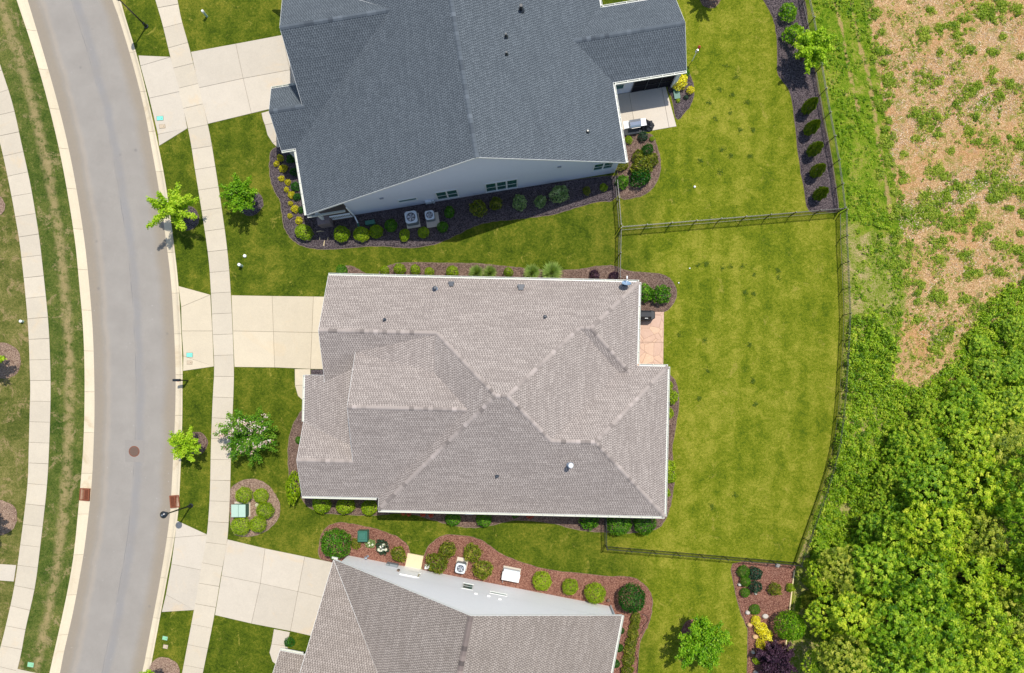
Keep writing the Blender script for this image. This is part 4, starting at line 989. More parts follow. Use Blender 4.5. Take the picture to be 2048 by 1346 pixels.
for ln, w_ in (([(1668, -10), (1680, 50), (1692, 110), (1702, 160), (1712, 205), (1716, 230)], .28), ([(1700, -10), (1712, 60), (1728, 120), (1742, 180), (1752, 250), (1764, 330), (1780, 420), (1800, 520)], .34), ([(1806, 690), (1812, 760), (1820, 800)], .7), ([(1885, 730), (1910, 765), (1940, 785)], 1.1)):
    dirtv = np.maximum(dirtv, np.clip(1.15 - ldist(X, Y, [P(*p) for p in ln]) / w_, 0, 1))
GZ = .012 + .03 * (1 + vnoise(XY, 1.3, 2)) * np.tile(np.clip(np.arange(NXG) / 4, 0, 1), len(gy))
idx = np.arange(len(X)).reshape(len(gy), NXG); fs = np.stack([idx[:-1, :-1], idx[1:, :-1], idx[1:, 1:], idx[:-1, 1:]], -1).reshape(-1, 4)
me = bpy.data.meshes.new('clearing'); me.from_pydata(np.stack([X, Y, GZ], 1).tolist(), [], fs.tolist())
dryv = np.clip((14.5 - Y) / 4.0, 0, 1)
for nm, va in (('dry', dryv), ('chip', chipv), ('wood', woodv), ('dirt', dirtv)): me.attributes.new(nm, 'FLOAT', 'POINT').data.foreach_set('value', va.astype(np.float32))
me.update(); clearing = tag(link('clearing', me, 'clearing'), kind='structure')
for p in me.polygons: p.use_smooth = True
if me.polygons[0].normal.z < 0: me.flip_normals()

# ------------------------------------------------------------------ fences
PICK = MB().box((0, 0, .60), (.0095, .0095, .60)).mesh('picket'); PICK.materials.append(MAT['fence_metal'])
POST = MB().box((0, 0, .64), (.026, .026, .64)).box((0, 0, 1.29), (.034, .034, .012)).mesh('post'); POST.materials.append(MAT['fence_metal'])
def fence(pts, label, step=1.83, pick=.105):
    l = [Vector(P(*p)) for p in pts]; s_ = arclen(l); L = s_[-1]
    root = empty('metal_fence', (l[0].x, l[0].y, 0), label, 'fence', 'black metal picket fences')
    n = max(1, round(L / step)); ps = [at(l, s_, L * i / n) for i in range(n + 1)]
    for i, p in enumerate(ps):
        o = bpy.data.objects.new('post', POST); col.objects.link(o); o.parent = root; o.location = (p.x - l[0].x, p.y - l[0].y, 0)
    for z in (.14, 1.02, 1.17):
        for a, b in zip(ps, ps[1:]):
            MB().bar((a.x, a.y, z), (b.x, b.y, z), .022, .028).build('rail', 'fence_metal', root)
    for a, b in zip(ps, ps[1:]):
        k = int((b - a).length / pick); d = (b - a).normalized(); ang = math.atan2(d.y, d.x)
        for j in range(1, k):
            p = a.lerp(b, j / k); o = bpy.data.objects.new('picket', PICK); col.objects.link(o); o.parent = root
            o.location = (p.x - l[0].x, p.y - l[0].y, .03); o.rotation_euler = (0, 0, ang)
fence([(1599, -40), (1603, 0), (1618, 67), (1633, 160), (1646, 234), (1661, 311), (1671, 378), (1676, 424)], 'black picket fence along the upper mulch bed and arborvitae row')
fence([(1679, 428), (1678, 450), (1683, 550), (1686.5, 644), (1683, 697), (1678, 784), (1672, 851), (1665, 896), (1650, 953), (1633, 1003), (1611, 1063), (1590, 1124)], 'long curving black picket fence behind the taupe house lawn')
fence([(1240, 461), (1460, 443), (1675, 425)], 'black picket fence crossing between the two back lawns')
fence([(1211, 1092), (1400, 1108), (1587, 1124)], 'black picket fence along the bottom of the taupe house lawn')
fence([(1229, 352), (1234, 405), (1238, 457)], 'short black fence from the slate house corner down to the crossing fence')
fence([(1238, 464), (1237, 510), (1236, 560)], 'short black fence from the crossing fence to the taupe house eave')
fence([(1208, 1024), (1209, 1060), (1210, 1089)], 'short black fence below the taupe house eave beside round shrubs')

# ------------------------------------------------------------------ leaf clouds
def leaf_mesh(name, C, N, L, W, tint, rot=None):
    n = len(C); N = N / (np.linalg.norm(N, axis=1, keepdims=True) + 1e-9)
    ref = np.where(np.abs(N[:, 2:3]) < .9, np.array([[0, 0, 1.]]), np.array([[1., 0, 0]])); a = np.cross(ref, N); a /= np.linalg.norm(a, axis=1, keepdims=True) + 1e-9; b = np.cross(N, a)
    t = R.uniform(0, 2 * np.pi, n)[:, None] if rot is None else rot[:, None]
    d = a * np.cos(t) + b * np.sin(t); e = np.cross(N, d); L = np.broadcast_to(np.asarray(L), (n,))[:, None]; W = np.broadcast_to(np.asarray(W), (n,))[:, None]
    V = np.stack([C - d * L, C + e * W + N * W * .25, C + d * L, C - e * W + N * W * .25], 1).reshape(-1, 3)
    me = bpy.data.meshes.new(name); me.vertices.add(4 * n); me.vertices.foreach_set('co', V.ravel().astype(np.float32))
    me.loops.add(4 * n); me.loops.foreach_set('vertex_index', np.arange(4 * n, dtype=np.int32)); me.polygons.add(n)
    me.polygons.foreach_set('loop_start', np.arange(0, 4 * n, 4, dtype=np.int32)); me.polygons.foreach_set('loop_total', np.full(n, 4, np.int32))
    at_ = me.attributes.new('tint', 'FLOAT', 'POINT'); at_.data.foreach_set('value', np.repeat(np.clip(tint, 0, 1), 4).astype(np.float32))
    me.update(calc_edges=True); return me
def dirs(n, zmin=-.2):
    z = R.uniform(zmin, 1, n); t = R.uniform(0, 2 * np.pi, n); r = np.sqrt(1 - z * z); return np.stack([r * np.cos(t), r * np.sin(t), z], 1)
def lump(D, amp, k, freq=3.0):
    o = np.zeros(len(D))
    for _ in range(k): f = R.normal(0, freq, 3); o += np.cos(D @ f + R.uniform(0, 6.28))
    return 1 + amp * o / math.sqrt(k)
def shrub_mesh(kind):
    if kind == 'round': n, amp, fr, ls, ns = 1500, .05, 4, .085, .55
    elif kind == 'loose': n, amp, fr, ls, ns = 900, .16, 5, .12, .9
    elif kind == 'big': n, amp, fr, ls, ns = 3000, .05, 6, .058, .6
    D = dirs(n, -.25); l = lump(D, amp, 9, fr); dep = R.uniform(.70, 1.0, n) ** .6
    C = D * (l * dep)[:, None]; C[:, 2] = C[:, 2] * .9 + .62
    C += R.normal(0, .02, C.shape)
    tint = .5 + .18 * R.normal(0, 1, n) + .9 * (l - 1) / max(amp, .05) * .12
    return leaf_mesh('shrub_' + kind, C, D + R.normal(0, ns, D.shape), ls * R.uniform(.7, 1.3, n), ls * .5, tint)
SH = {k: [shrub_mesh(k) for _ in range(3)] for k in ('round', 'loose', 'big')}
def tuft_mesh():
    n = 1500; t = R.uniform(0, 6.28, n); lean = R.uniform(.1, 1.05, n); ln = R.uniform(.6, 1.1, n)
    d = np.stack([np.cos(t) * np.sin(lean), np.sin(t) * np.sin(lean), np.cos(lean)], 1); C = d * (ln * .55)[:, None]; C[:, 2] += .02
    side = np.stack([-np.sin(t), np.cos(t), np.zeros(n)], 1); N = np.cross(d, side)
    # leaf axis must follow d
    N /= np.linalg.norm(N, axis=1, keepdims=True); ref = np.where(np.abs(N[:, 2:3]) < .9, np.array([[0, 0, 1.]]), np.array([[1., 0, 0]])); a = np.cross(ref, N); a /= np.linalg.norm(a, axis=1, keepdims=True) + 1e-9; b = np.cross(N, a)
    rot = np.arctan2((d * b).sum(1), (d * a).sum(1))
    return leaf_mesh('grass_tuft', C, N, ln * .5, .022, .6 + .2 * R.normal(0, 1, n), rot)
TUFT = [tuft_mesh() for _ in range(2)]
def cone_mesh():
    n = 2400; z = R.uniform(0, 1, n) ** .75; t = R.uniform(0, 6.28, n); r = (np.sin(np.pi * np.clip(z * .93 + .1, 0, 1)) ** .65) * (1 - .35 * z) * (1 + .10 * np.cos(t * 7 + z * 9)) * R.uniform(.72, 1.10, n)
    C = np.stack([r * np.cos(t), r * np.sin(t), z], 1); N = np.stack([np.cos(t), np.sin(t), .5 * np.ones(n)], 1) + R.normal(0, .9, (n, 3))
    return leaf_mesh('arborvitae', C, N, .085, .05, .5 + .16 * np.cos(t * 9 + z * 23) + .2 * R.normal(0, 1, n))
CONE = cone_mesh()
def mat_variant(me, mat):
    key = me.name + '|' + mat
    if key not in VAR:
        c = me.copy(); c.materials.clear(); c.materials.append(MAT[mat]); VAR[key] = c
    return VAR[key]
VAR = {}
ORD = ['first', 'second', 'third', 'fourth', 'fifth', 'sixth', 'seventh', 'eighth', 'ninth', 'tenth', 'eleventh', 'twelfth', 'thirteenth']
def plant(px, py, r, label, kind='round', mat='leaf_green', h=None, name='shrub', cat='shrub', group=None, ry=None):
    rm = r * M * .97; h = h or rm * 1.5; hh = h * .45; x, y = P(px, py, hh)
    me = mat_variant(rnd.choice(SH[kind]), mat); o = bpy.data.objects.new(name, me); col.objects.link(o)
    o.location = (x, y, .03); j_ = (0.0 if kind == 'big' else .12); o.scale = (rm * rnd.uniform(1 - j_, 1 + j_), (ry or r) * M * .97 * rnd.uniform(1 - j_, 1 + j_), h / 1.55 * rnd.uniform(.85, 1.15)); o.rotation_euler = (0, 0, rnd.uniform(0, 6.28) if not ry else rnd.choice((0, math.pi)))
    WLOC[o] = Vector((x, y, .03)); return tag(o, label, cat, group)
def row(pts, lab, ref, **kw):
    for i, p in enumerate(pts): plant(*p, f'{ORD[i]} {lab} {ref}', **kw)
# slate house front bed
row([(560.5, 316, 7), (553, 328, 5.5), (567, 337, 8), (563, 357, 5.5), (576, 364.5, 6.5), (573, 379, 5), (583, 390, 7), (581.5, 407, 5), (590, 418, 8), (580, 432, 5.5), (598, 441, 7)], 'small golden shrub', 'from the entry path in the slate house front bed', kind='loose', mat='leaf_gold', group='golden shrubs in the front bed')
row([(583, 318, 9), (589, 344, 8.5), (591, 373, 9), (594, 394, 7), (602, 420, 6.5)], 'dark green shrub', 'from the entry path against the slate front gutter', kind='loose', mat='leaf_deep', group='green shrubs under the front gutter')
# slate house gable bed
plant(608, 465, 17, 'large lime shrub at the porch corner of the slate gable bed', mat='leaf_lime', group='shrubs along the slate gable')
plant(684, 468, 16, 'rounded bright green shrub alone between the porch and the downspout', mat='leaf_lime', group='shrubs along the slate gable')
plant(723, 468, 17, 'left of the two touching lime shrubs below the green utility box', mat='leaf_lime', ry=15, group='shrubs along the slate gable')
plant(752, 463, 14, 'right of the two touching lime shrubs below the green utility box', mat='leaf_lime', group='shrubs along the slate gable')
plant(782, 451, 12.5, 'shaded green shrub between green utility box and larger condenser', mat='leaf_green', group='shrubs along the slate gable')
plant(809, 470, 12.5, 'round green shrub below the larger condenser at the slate house', mat='leaf_lime', group='shrubs along the slate gable')
plant(847, 465, 13, 'round green shrub below the gap between both condensers', mat='leaf_lime', group='shrubs along the slate gable')
plant(885, 454, 12, 'round green shrub below and right of the smaller condenser', mat='leaf_green', group='shrubs along the slate gable')
plant(899, 425, 12, 'round green shrub right of the smaller condenser, under the double window', mat='leaf_green', group='shrubs along the slate gable')
plant(957, 417, 16, 'loose olive green shrub left of the triple window', kind='loose', mat='leaf_olive', group='shrubs along the slate gable')
plant(992, 408, 13, 'loose green shrub under the middle of the triple window', kind='loose', mat='leaf_olive', group='shrubs along the slate gable')
plant(1039, 405, 14, 'pale variegated shrub right of the triple window', kind='loose', mat='leaf_pale', group='shrubs along the slate gable')
plant(1081, 403, 12, 'smallest of three pale variegated shrubs along the slate gable', kind='loose', mat='leaf_pale', group='shrubs along the slate gable')
plant(1118, 388, 18, 'largest pale variegated shrub along the slate gable', kind='loose', mat='leaf_pale', group='shrubs along the slate gable')
plant(1173, 382, 8, 'small olive shrub, left of two near the fence end of the gable bed', kind='loose', mat='leaf_olive', group='shrubs along the slate gable')
plant(1207, 375, 8, 'small lime shrub, right of two near the fence end of the gable bed', kind='loose', mat='leaf_lime', group='shrubs along the slate gable')
# bed below the slate patio
G = 'plants in the bed below the slate patio'
plant(1257, 280, 8, 'small lime plant at the patio corner of the slate house', kind='loose', mat='leaf_lime', group=G)
plant(1286, 273, 10, 'deep green perennial against the patio edge with rusty tips', kind='loose', mat='leaf_bluegreen', group=G)
plant(1304, 278, 5, 'tiny round plant at the outer patio bed corner', mat='leaf_lime', group=G)
plant(1294, 301, 13, 'dark leafy perennial in the upper half of the bed below the patio', kind='loose', mat='leaf_deep', group=G)
plant(1276, 313, 12, 'olive yellow shrub nearest the gutter in the bed below the patio', kind='loose', mat='leaf_olive', group=G)
plant(1302, 320, 14, 'yellow green shrub at the outer edge of the bed below the patio', kind='loose', mat='leaf_olive', group=G)
plant(1284, 335, 20, 'largest olive green shrub in the bed below the patio', kind='loose', mat='leaf_olive', group=G)
plant(1280, 355, 18, 'deep green broad shrub at the lower end of the bed below the patio', kind='loose', mat='leaf_deep', group=G)
plant(1245, 364, 13, 'dark green shrub beside the short fence in the bed below the patio', kind='loose', mat='leaf_green', group=G)
plant(1243, 330, 11, 'olive shrub against the slate house corner', kind='loose', mat='leaf_olive', group=G)
# yellow flower bed
G = 'plants in the yellow flower bed'
plant(1359, 164, 16, 'big clump of yellow flowers beside the screened porch', kind='loose', mat='leaf_yellow', name='flower_clump', cat='flowers', group=G)
plant(1381, 181, 8, 'smaller yellow and orange flower clump at the bed edge', kind='loose', mat='leaf_yellow', name='flower_clump', cat='flowers', group=G)
plant(1368, 147, 10, 'dark leafy plant under the slate gutter above the yellow flowers', kind='loose', mat='leaf_green', group=G)
plant(1372, 195, 5, 'dark little plant below the orange flower clump', mat='leaf_bluegreen', group=G)
plant(1356, 201, 4.5, 'tiny lime plant in the middle of the yellow flower bed', mat='leaf_lime', group=G)
# fence bed
plant(1576, 26, 17, 'upper of two round bright shrubs in the fence bed', kind='loose', mat='leaf_street_deep', group='round shrubs in the fence bed')
plant(1585, 71, 18, 'lower of two round bright shrubs in the fence bed', kind='loose', mat='leaf_street_deep', group='round shrubs in the fence bed')
for i, (px, py) in enumerate([(1609, 222), (1614, 264), (1620, 306), (1626, 348), (1632, 393)]):
    x, y = P(px, py); o = bpy.data.objects.new('arborvitae', mat_variant(CONE, 'leaf_cedar')); col.objects.link(o); o.location = (x, y, .02); o.scale = (.47, .47, 2.15 * (1 - .03 * i)); o.rotation_euler = (0, 0, i * 1.3)
    tag(o, f'{ORD[i]} columnar arborvitae from the top in the fence bed row', 'arborvitae', 'arborvitae row by the fence')
# taupe house, upper side
G = 'plants along the upper eave of the taupe house'
plant(684, 541, 13, 'low green shrub at the garage corner of the taupe house', mat='leaf_green', group=G, h=.7)
row([(769.5, 541, 10), (799.6, 538.5, 12), (831, 540, 11.5), (859, 545, 10), (905, 544, 12.5), (1017, 545, 9.5)], 'clipped green shrub', 'from the garage end along the upper eave of the taupe house', mat='leaf_lime', group=G, h=.95)
def tuft(px, py, r, label):
    x, y = P(px, py, .4); o = bpy.data.objects.new('ornamental_grass', mat_variant(rnd.choice(TUFT), 'leaf_grass')); col.objects.link(o); o.location = (x, y, .02); o.scale = (r * M * 1.15, r * M * 1.15, 1.1); o.rotation_euler = (0, 0, rnd.uniform(0, 6)); tag(o, label, 'ornamental grass', 'ornamental grasses')
tuft(953, 546, 17, 'leftmost pale ornamental grass along the upper taupe eave'); tuft(980, 546, 16, 'second pale ornamental grass from the left along the upper eave')
tuft(1064, 546, 19, 'third ornamental grass along the upper eave, left of the tallest'); tuft(1104, 545, 23, 'largest fountain-like ornamental grass along the upper eave')
plant(1189, 551, 11, 'purple leaved shrub left of the short fence by the taupe eave', kind='loose', mat='leaf_purple', group=G); plant(1227, 553, 10, 'purple leaved shrub touching the short fence by the taupe eave', kind='loose', mat='leaf_purple', group=G)
plant(1287, 586, 19, 'round deep green shrub touching the rear gutter above the covered grill', kind='loose', mat='leaf_green', group='two round shrubs above the covered grill'); plant(1322, 590, 18.5, 'outer round deep green shrub above the covered grill', kind='loose', mat='leaf_green', group='two round shrubs above the covered grill')
row([(1338, 771, 8.5), (1344, 794, 13), (1338, 826, 9.5), (1337, 933, 13), (1342, 955, 10), (1333, 986, 8)], 'light green shrub', 'from the patio along the rear wall of the taupe house', mat='leaf_lime', kind='loose', group='shrubs along the rear wall')
# taupe house front and lower side
plant(588, 974, 16, 'tall narrow shrub at the front lower corner of the taupe house', mat='leaf_lime', kind='loose', ry=30, h=1.5, group='shrubs at the front corner')
plant(598, 880, 8, 'small shrub under the porch gutter in the curved front bed', mat='leaf_green', group='shrubs at the front corner')
row([(644, 1008, 19), (691, 1012, 19), (739, 1015, 16.5)], 'yellow-green rounded shrub', 'from the street along the lower front eave', mat='leaf_lime', group='yellow-green shrubs below the front eave')
plant(906, 1037, 14.5, 'bright green shrub left of the half hidden condenser', mat='leaf_green', group='shrubs below the long lower eave'); plant(968, 1038, 15.5, 'bright green shrub right of the half hidden condenser', mat='leaf_green', group='shrubs below the long lower eave')
plant(1179, 1039, 19, 'loose green shrub left of the short fence below the eave', kind='loose', mat='leaf_green', group='shrubs below the long lower eave'); plant(1030, 1030, 7, 'tiny green plant under the middle of the lower eave', kind='loose', mat='leaf_green', group='shrubs below the long lower eave')
plant(1238, 1046, 26, 'left of two large round shrubs inside the fence corner', kind='big', mat='leaf_green', group='large round shrubs inside the fence corner'); plant(1289, 1046, 23.5, 'right of two large round shrubs inside the fence corner', kind='big', mat='leaf_green', group='large round shrubs inside the fence corner')
row([(806, 1027, 4), (818, 1028, 4.5), (846, 1028, 5), (862, 1031, 4), (1060, 1031, 6)], 'little red flowering plant', 'from the left below the long lower eave', kind='loose', mat='red_blossom', name='flower_clump', cat='flowers', group='red flowers below the lower eave')
# island
G = 'clipped shrubs of the island bed'
plant(488, 990, 17, 'clipped shrub above the transformer box in the island bed', kind='big', mat='leaf_lime', group=G); plant(522, 992, 16, 'clipped shrub at the upper right of the island bed', kind='big', mat='leaf_lime', group=G)
plant(531, 1020, 18, 'clipped shrub right of the transformer box', kind='big', mat='leaf_lime', group=G); plant(482, 1051, 20, 'largest clipped shrub, below the transformer box', kind='big', mat='leaf_lime', group=G); plant(517, 1048, 17, 'clipped shrub at the lower right of the island bed', kind='big', mat='leaf_lime', group=G)
plant(467, 1027, 5, 'small red leaved plant left of the transformer box', kind='loose', mat='red_blossom', name='flower_clump', cat='flowers', group='island flowers'); plant(514, 1010, 3.5, 'tiny white flowering plant in the middle of the island bed', kind='loose', mat='white_blossom', name='flower_clump', cat='flowers', group='island flowers')
# brown house beds
G = 'plants beside the white gable'
plant(673, 1086, 31, 'very large round dark green shrub at the white gable corner', kind='big', mat='leaf_green', h=1.7, group=G)
plant(712, 1087, 10, 'green perennial between the big round shrub and the green pedestal', kind='loose', mat='leaf_olive', group=G); WF1 = plant(741, 1087, 9, 'small white flowering shrub right below the green pedestal', kind='loose', mat='leaf_pale', group=G)
WF2 = plant(765, 1093, 14, 'larger white flowering shrub right of the green pedestal', kind='loose', mat='leaf_bluegreen', group=G); plant(797, 1108, 15, 'sparse orange-green shrub left of the side door step', kind='loose', mat='leaf_olive', group=G)
for o_, k in ((WF1, 3), (WF2, 6)):
    for _ in range(k):
        bc = np.array([rnd.uniform(-.6, .6), rnd.uniform(-.6, .6), 1.35]) + R.normal(0, .08, (40, 3)); b_ = link('blossom', leaf_mesh('blossom', bc, R.normal(0, .5, bc.shape) + np.array([0, 0, 1]), .10, .08, R.uniform(0, 1, 40)), 'white_blossom', o_)
plant(895, 1098, 16.5, 'yellow-green shrub, upper of the touching pair right of the door step', mat='leaf_olive', kind='loose', group=G); plant(875, 1125, 20, 'yellow-green shrub, lower of the touching pair right of the door step', mat='leaf_olive', kind='loose', group=G)
plant(944, 1106, 17, 'yellow-green shrub above and right of the white gable condenser', mat='leaf_olive', kind='loose', group=G); plant(965, 1138, 18, 'yellow-green shrub between the condenser and the generator', mat='leaf_olive', kind='loose', group=G)
row([(1084, 1162, 20), (1140, 1173, 17), (1190, 1186, 22)], 'round golden-green shrub', 'right of the generator along the white gable wall', kind='big', mat='leaf_lime', group=G)
plant(1263, 1195, 29, 'large dark green round shrub at the right end of the white gable bed', kind='big', mat='leaf_deep', h=1.7, group=G)
row([(1271, 1236, 9), (1269, 1252, 10), (1266, 1268, 10), (1262, 1285, 10.5), (1259, 1302, 10.5), (1257, 1320, 11), (1254, 1340, 11)], 'olive hedge shrub', 'from the large dark round shrub down the brown house side', mat='leaf_olive', kind='loose', group='hedge beside the brown house', ry=12)
row([(1243, 1261, 7), (1238, 1295, 9), (1231, 1327, 9)], 'dark green shrub', 'from the top along the brown house right gutter', mat='leaf_deep', group=G)
plant(579, 1284, 10, 'round green shrub beside the stone pier of the brown house porch', mat='leaf_deep', kind='loose', group=G)
# garden plot
G = 'plants of the garden plot'
row([(1487, 1143, 13), (1490, 1162, 11), (1490, 1185, 10)], 'clipped green shrub', 'from the fence down the left side of the garden plot', kind='big', mat='leaf_green', group=G)
plant(1510, 1147, 13, 'upper of two dark spiky conifers in the garden plot', kind='loose', mat='leaf_bluegreen', group=G); plant(1510, 1173, 12.5, 'lower of two dark spiky conifers in the garden plot', kind='loose', mat='leaf_bluegreen', group=G)
plant(1510, 1219, 11, 'clipped green shrub between the two white stones of the garden plot', kind='big', mat='leaf_green', group=G)
plant(1511, 1241, 9.5, 'upper of the chain of yellow plants in the garden plot', kind='loose', mat='leaf_yellow', group=G); plant(1521, 1256, 11, 'second yellow plant from the top of the garden plot chain', kind='loose', mat='leaf_yellow', group=G); plant(1532, 1269, 12, 'third yellow plant from the top of the garden plot chain', kind='loose', mat='leaf_yellow', group=G); plant(1521, 1289, 11, 'lowest yellow plant of the garden plot chain', kind='loose', mat='leaf_gold', group=G)
plant(1514, 1320, 9, 'yellow-green shrub left of the purple tree', kind='loose', mat='leaf_lime', group=G)
plant(1549, 1178, 12, 'sparse shrub alone in the open middle of the garden plot', kind='loose', mat='leaf_olive', group=G); plant(1580, 1175, 8.5, 'small bright shrub over the timber edging', kind='loose', mat='leaf_lime', group=G)
plant(1579, 1251, 30, 'big bright green shrub across the garden plot edge', kind='big', mat='leaf_street_deep', h=2.4, group=G)
plant(1626, 1205, 21, 'dark rounded conifer between the garden plot and the wood', kind='big', mat='leaf_olive', h=2.0, group='shrubs at the wood edge'); plant(1619, 1163, 13, 'bright yellow-green bush at the wood edge below the fence corner', kind='loose', mat='leaf_lime', group='shrubs at the wood edge')
def blob(px, py, r, mat, label, h=.22, name='stone', cat='stone', group='garden plot stones'):
    x, y = P(px, py); rm = r * M; m = MB(); n = 9; vs = []; fs = []
    for z, k in ((0.0, 1.0), (h * .7, .95), (h, .6)):
        for i in range(n): a = 2 * math.pi * i / n; q = rm * k * (rnd.uniform(.78, 1.2) if z == 0 else 1); vs.append((x + q * math.cos(a), y + q * math.sin(a) * .8, z + .05))
    for i in range(n):
        j = (i + 1) % n; fs += [(i, j, n + j, n + i), (n + i, n + j, 2 * n + j, 2 * n + i)]
    fs.append(tuple(range(2 * n, 3 * n))); tag(m.add(vs, fs).build(name, mat), label, cat, group)
blob(1494, 1224, 5, 'stone', 'white stone left of the lone clipped shrub in the garden plot'); blob(1529, 1231, 6.5, 'stone', 'largest white stone right of the lone clipped shrub'); blob(1498, 1248, 5.5, 'tan_stone', 'upper tan stone left of the yellow plants'); blob(1509, 1272, 6, 'tan_stone', 'lower tan stone left of the yellow plants')
blob(1478, 1168, 4, 'stone', 'small white stone at the left edge of the garden plot'); blob(1510, 1186, 3, 'stone', 'tiny white stone below the lower dark conifer'); blob(1554, 1130, 5, 'stone', 'white stone against the fence in the garden plot'); blob(1505, 1303, 4, 'stone', 'flat stone beside the purple tree'); blob(1510, 1343, 5, 'stone', 'white stone at the bottom frame edge of the garden plot')

# ------------------------------------------------------------------ trees
def tree(px, py, h, rc, label, mat, limbs=22, leaf=.075, dens=70, spread=1.0, group='street trees', blossoms=0, up=.55, trunk_h=None, seed=0, rcl=.16):
    """branchy tree: leaves cluster along limbs that leave a short trunk"""
    rg = np.random.default_rng(seed); x, y = P(px, py); t = empty('tree', (x, y, 0), label, 'tree', group)
    th = trunk_h or h * .42; m = MB().tube([(x, y, -.02), (x + .02, y, th * .5), (x + .03, y + .02, th), (x + .03, y, h * .9)], [.075, .06, .05, .012], 8)
    Cs, Ns, T = [], [], []
    for i in range(limbs):
        a = 2 * math.pi * i / limbs * 2.4 + rg.uniform(-.4, .4); e = rg.uniform(.0, 1.25) if i % 3 else rg.uniform(-.1, .5); Lm = rc * rg.uniform(.65, 1.2) * spread
        b0 = Vector((x + .03, y, th + (h - th) * rg.uniform(.0, .5))); d = Vector((math.cos(a) * math.cos(e), math.sin(a) * math.cos(e), math.sin(e) * up + .12)); tip = b0 + d * Lm
        mid = b0.lerp(tip, .5) + Vector((0, 0, .06)); m.tube([b0, mid, tip], [.03, .02, .006], 5, False)
        n = int(dens * Lm / rc * 1.0 * (rc / 1.2)); tt = rg.uniform(.18, 1.04, n); base = np.array(b0)[None] * (1 - tt[:, None]) + np.array(tip)[None] * tt[:, None]
        off = rg.normal(0, 1, (n, 3)); off /= np.linalg.norm(off, axis=1, keepdims=True); off *= (rcl * rg.uniform(.2, 1.15, n) * (1.15 - .55 * tt))[:, None] * (rc / 1.2)
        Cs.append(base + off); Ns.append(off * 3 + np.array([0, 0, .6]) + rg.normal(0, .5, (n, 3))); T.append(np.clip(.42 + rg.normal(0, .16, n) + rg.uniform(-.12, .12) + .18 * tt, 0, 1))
    m.build('trunk', 'bark', t)
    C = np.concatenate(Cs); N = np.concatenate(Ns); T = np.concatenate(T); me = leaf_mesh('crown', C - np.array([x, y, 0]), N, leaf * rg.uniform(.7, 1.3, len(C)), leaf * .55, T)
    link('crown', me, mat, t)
    if blossoms:
        k = rg.choice(len(C), 110, replace=False); k = k[np.argsort(-C[k][:, 2])][:blossoms]; bc = np.repeat(C[k] + np.array([0, 0, .08]), 22, 0); bc = bc + rg.normal(0, .09, bc.shape)
        me = leaf_mesh('blossom', bc - np.array([x, y, 0]), rg.normal(0, 1, bc.shape) + np.array([0, 0, 1]), .055, .045, rg.uniform(0, 1, len(bc))); link('blossom', me, 'blossom', t)
    return t
tree(374, 436, 3.9, 1.45, 'street tree with long spreading light green branches over the kerb', 'leaf_street', 19, .085, 230, 1.2, seed=3, up=.30, rcl=.27)
tree(501, 406, 3.3, 1.2, 'dense round street tree overhanging the upper sidewalk', 'leaf_street_deep', 40, .075, 170, 1.0, seed=5, rcl=.30)
tree(394, 886, 3.2, 1.15, 'small yellow-green street tree near the mailbox and manhole', 'leaf_street', 36, .08, 180, 1.0, seed=8, rcl=.30)
tree(1388, 1264, 3.3, 1.75, 'bright green young tree on the brown house lawn', 'leaf_street_deep', 48, .09, 200, 1.0, seed=12, group='lawn trees', rcl=.27)
tree(512, 868, 2.4, 1.95, 'crape myrtle with pale pink blossoms beside the sidewalk', 'leaf_myrtle', 58, .07, 150, 1.0, seed=21, group='lawn trees', blossoms=52, up=.7, trunk_h=.5, rcl=.22)
tree(328, 1346, 3.6, 1.15, 'street tree leaning out of the bottom frame edge', 'leaf_street', 26, .08, 160, 1.0, seed=31, rcl=.27)
tree(6, 722, 3.4, 1.2, 'street tree outside the left edge shading the upper tan ring', 'leaf_street', 30, .08, 160, 1.0, seed=33, rcl=.27); tree(0, 1035, 3.4, 1.2, 'street tree outside the left edge shading the lower tan ring', 'leaf_street', 30, .08, 160, 1.0, seed=35, rcl=.27)
tree(1601, 122, 2.9, 1.35, 'bright yellow-green tree leaning over the upper fence', 'leaf_street', 40, .085, 200, 1.0, seed=41, group='lawn trees', rcl=.27)
tree(1540, 1312, 1.9, 1.35, 'dark purple leaved tree at the bottom of the garden plot', 'leaf_purple', 60, .075, 220, 1.0, seed=44, group='lawn trees', trunk_h=.4, rcl=.27)
tree(1418, -8, 3.2, 1.1, 'lawn tree at the top frame edge behind the slate house', 'leaf_green', 30, .08, 160, 1.0, seed=47, group='lawn trees')

# woodland crowns
def wood_crown(seed, n_cl=430, per=26):
    rg = np.random.default_rng(seed); z = rg.uniform(-.15, 1, n_cl); t = rg.uniform(0, 6.28, n_cl); r = np.sqrt(1 - z * z); D = np.stack([r * np.cos(t), r * np.sin(t), z], 1)
    f = [rg.normal(0, 2.6, 3) for _ in range(6)]; l = 1 + .20 * sum(np.cos(D @ q + k) for k, q in enumerate(f)) / 2.4
    cc = D * (l * rg.uniform(.62, 1.0, n_cl) ** .5)[:, None]; ct = np.clip(.52 + rg.normal(0, .22, n_cl), .05, .98)
    C = np.repeat(cc, per, 0); off = rg.normal(0, 1, C.shape); off[:, 2] *= .45; C = C + off * .040; T = np.repeat(ct, per) + rg.normal(0, .12, len(C))
    N = off * .5 + np.array([0, 0, 1.0]) + np.repeat(D, per, 0) * .5 + rg.normal(0, .35, C.shape)
    return leaf_mesh('crown', C, N, .036 * rg.uniform(.7, 1.3, len(C)), .019, T)
WC = [wood_crown(100 + i) for i in range(5)]
TR = MB().tube([(0, 0, -.02), (.02, .01, .5), (0, .03, 1.0)], [.03, .022, .012], 8)
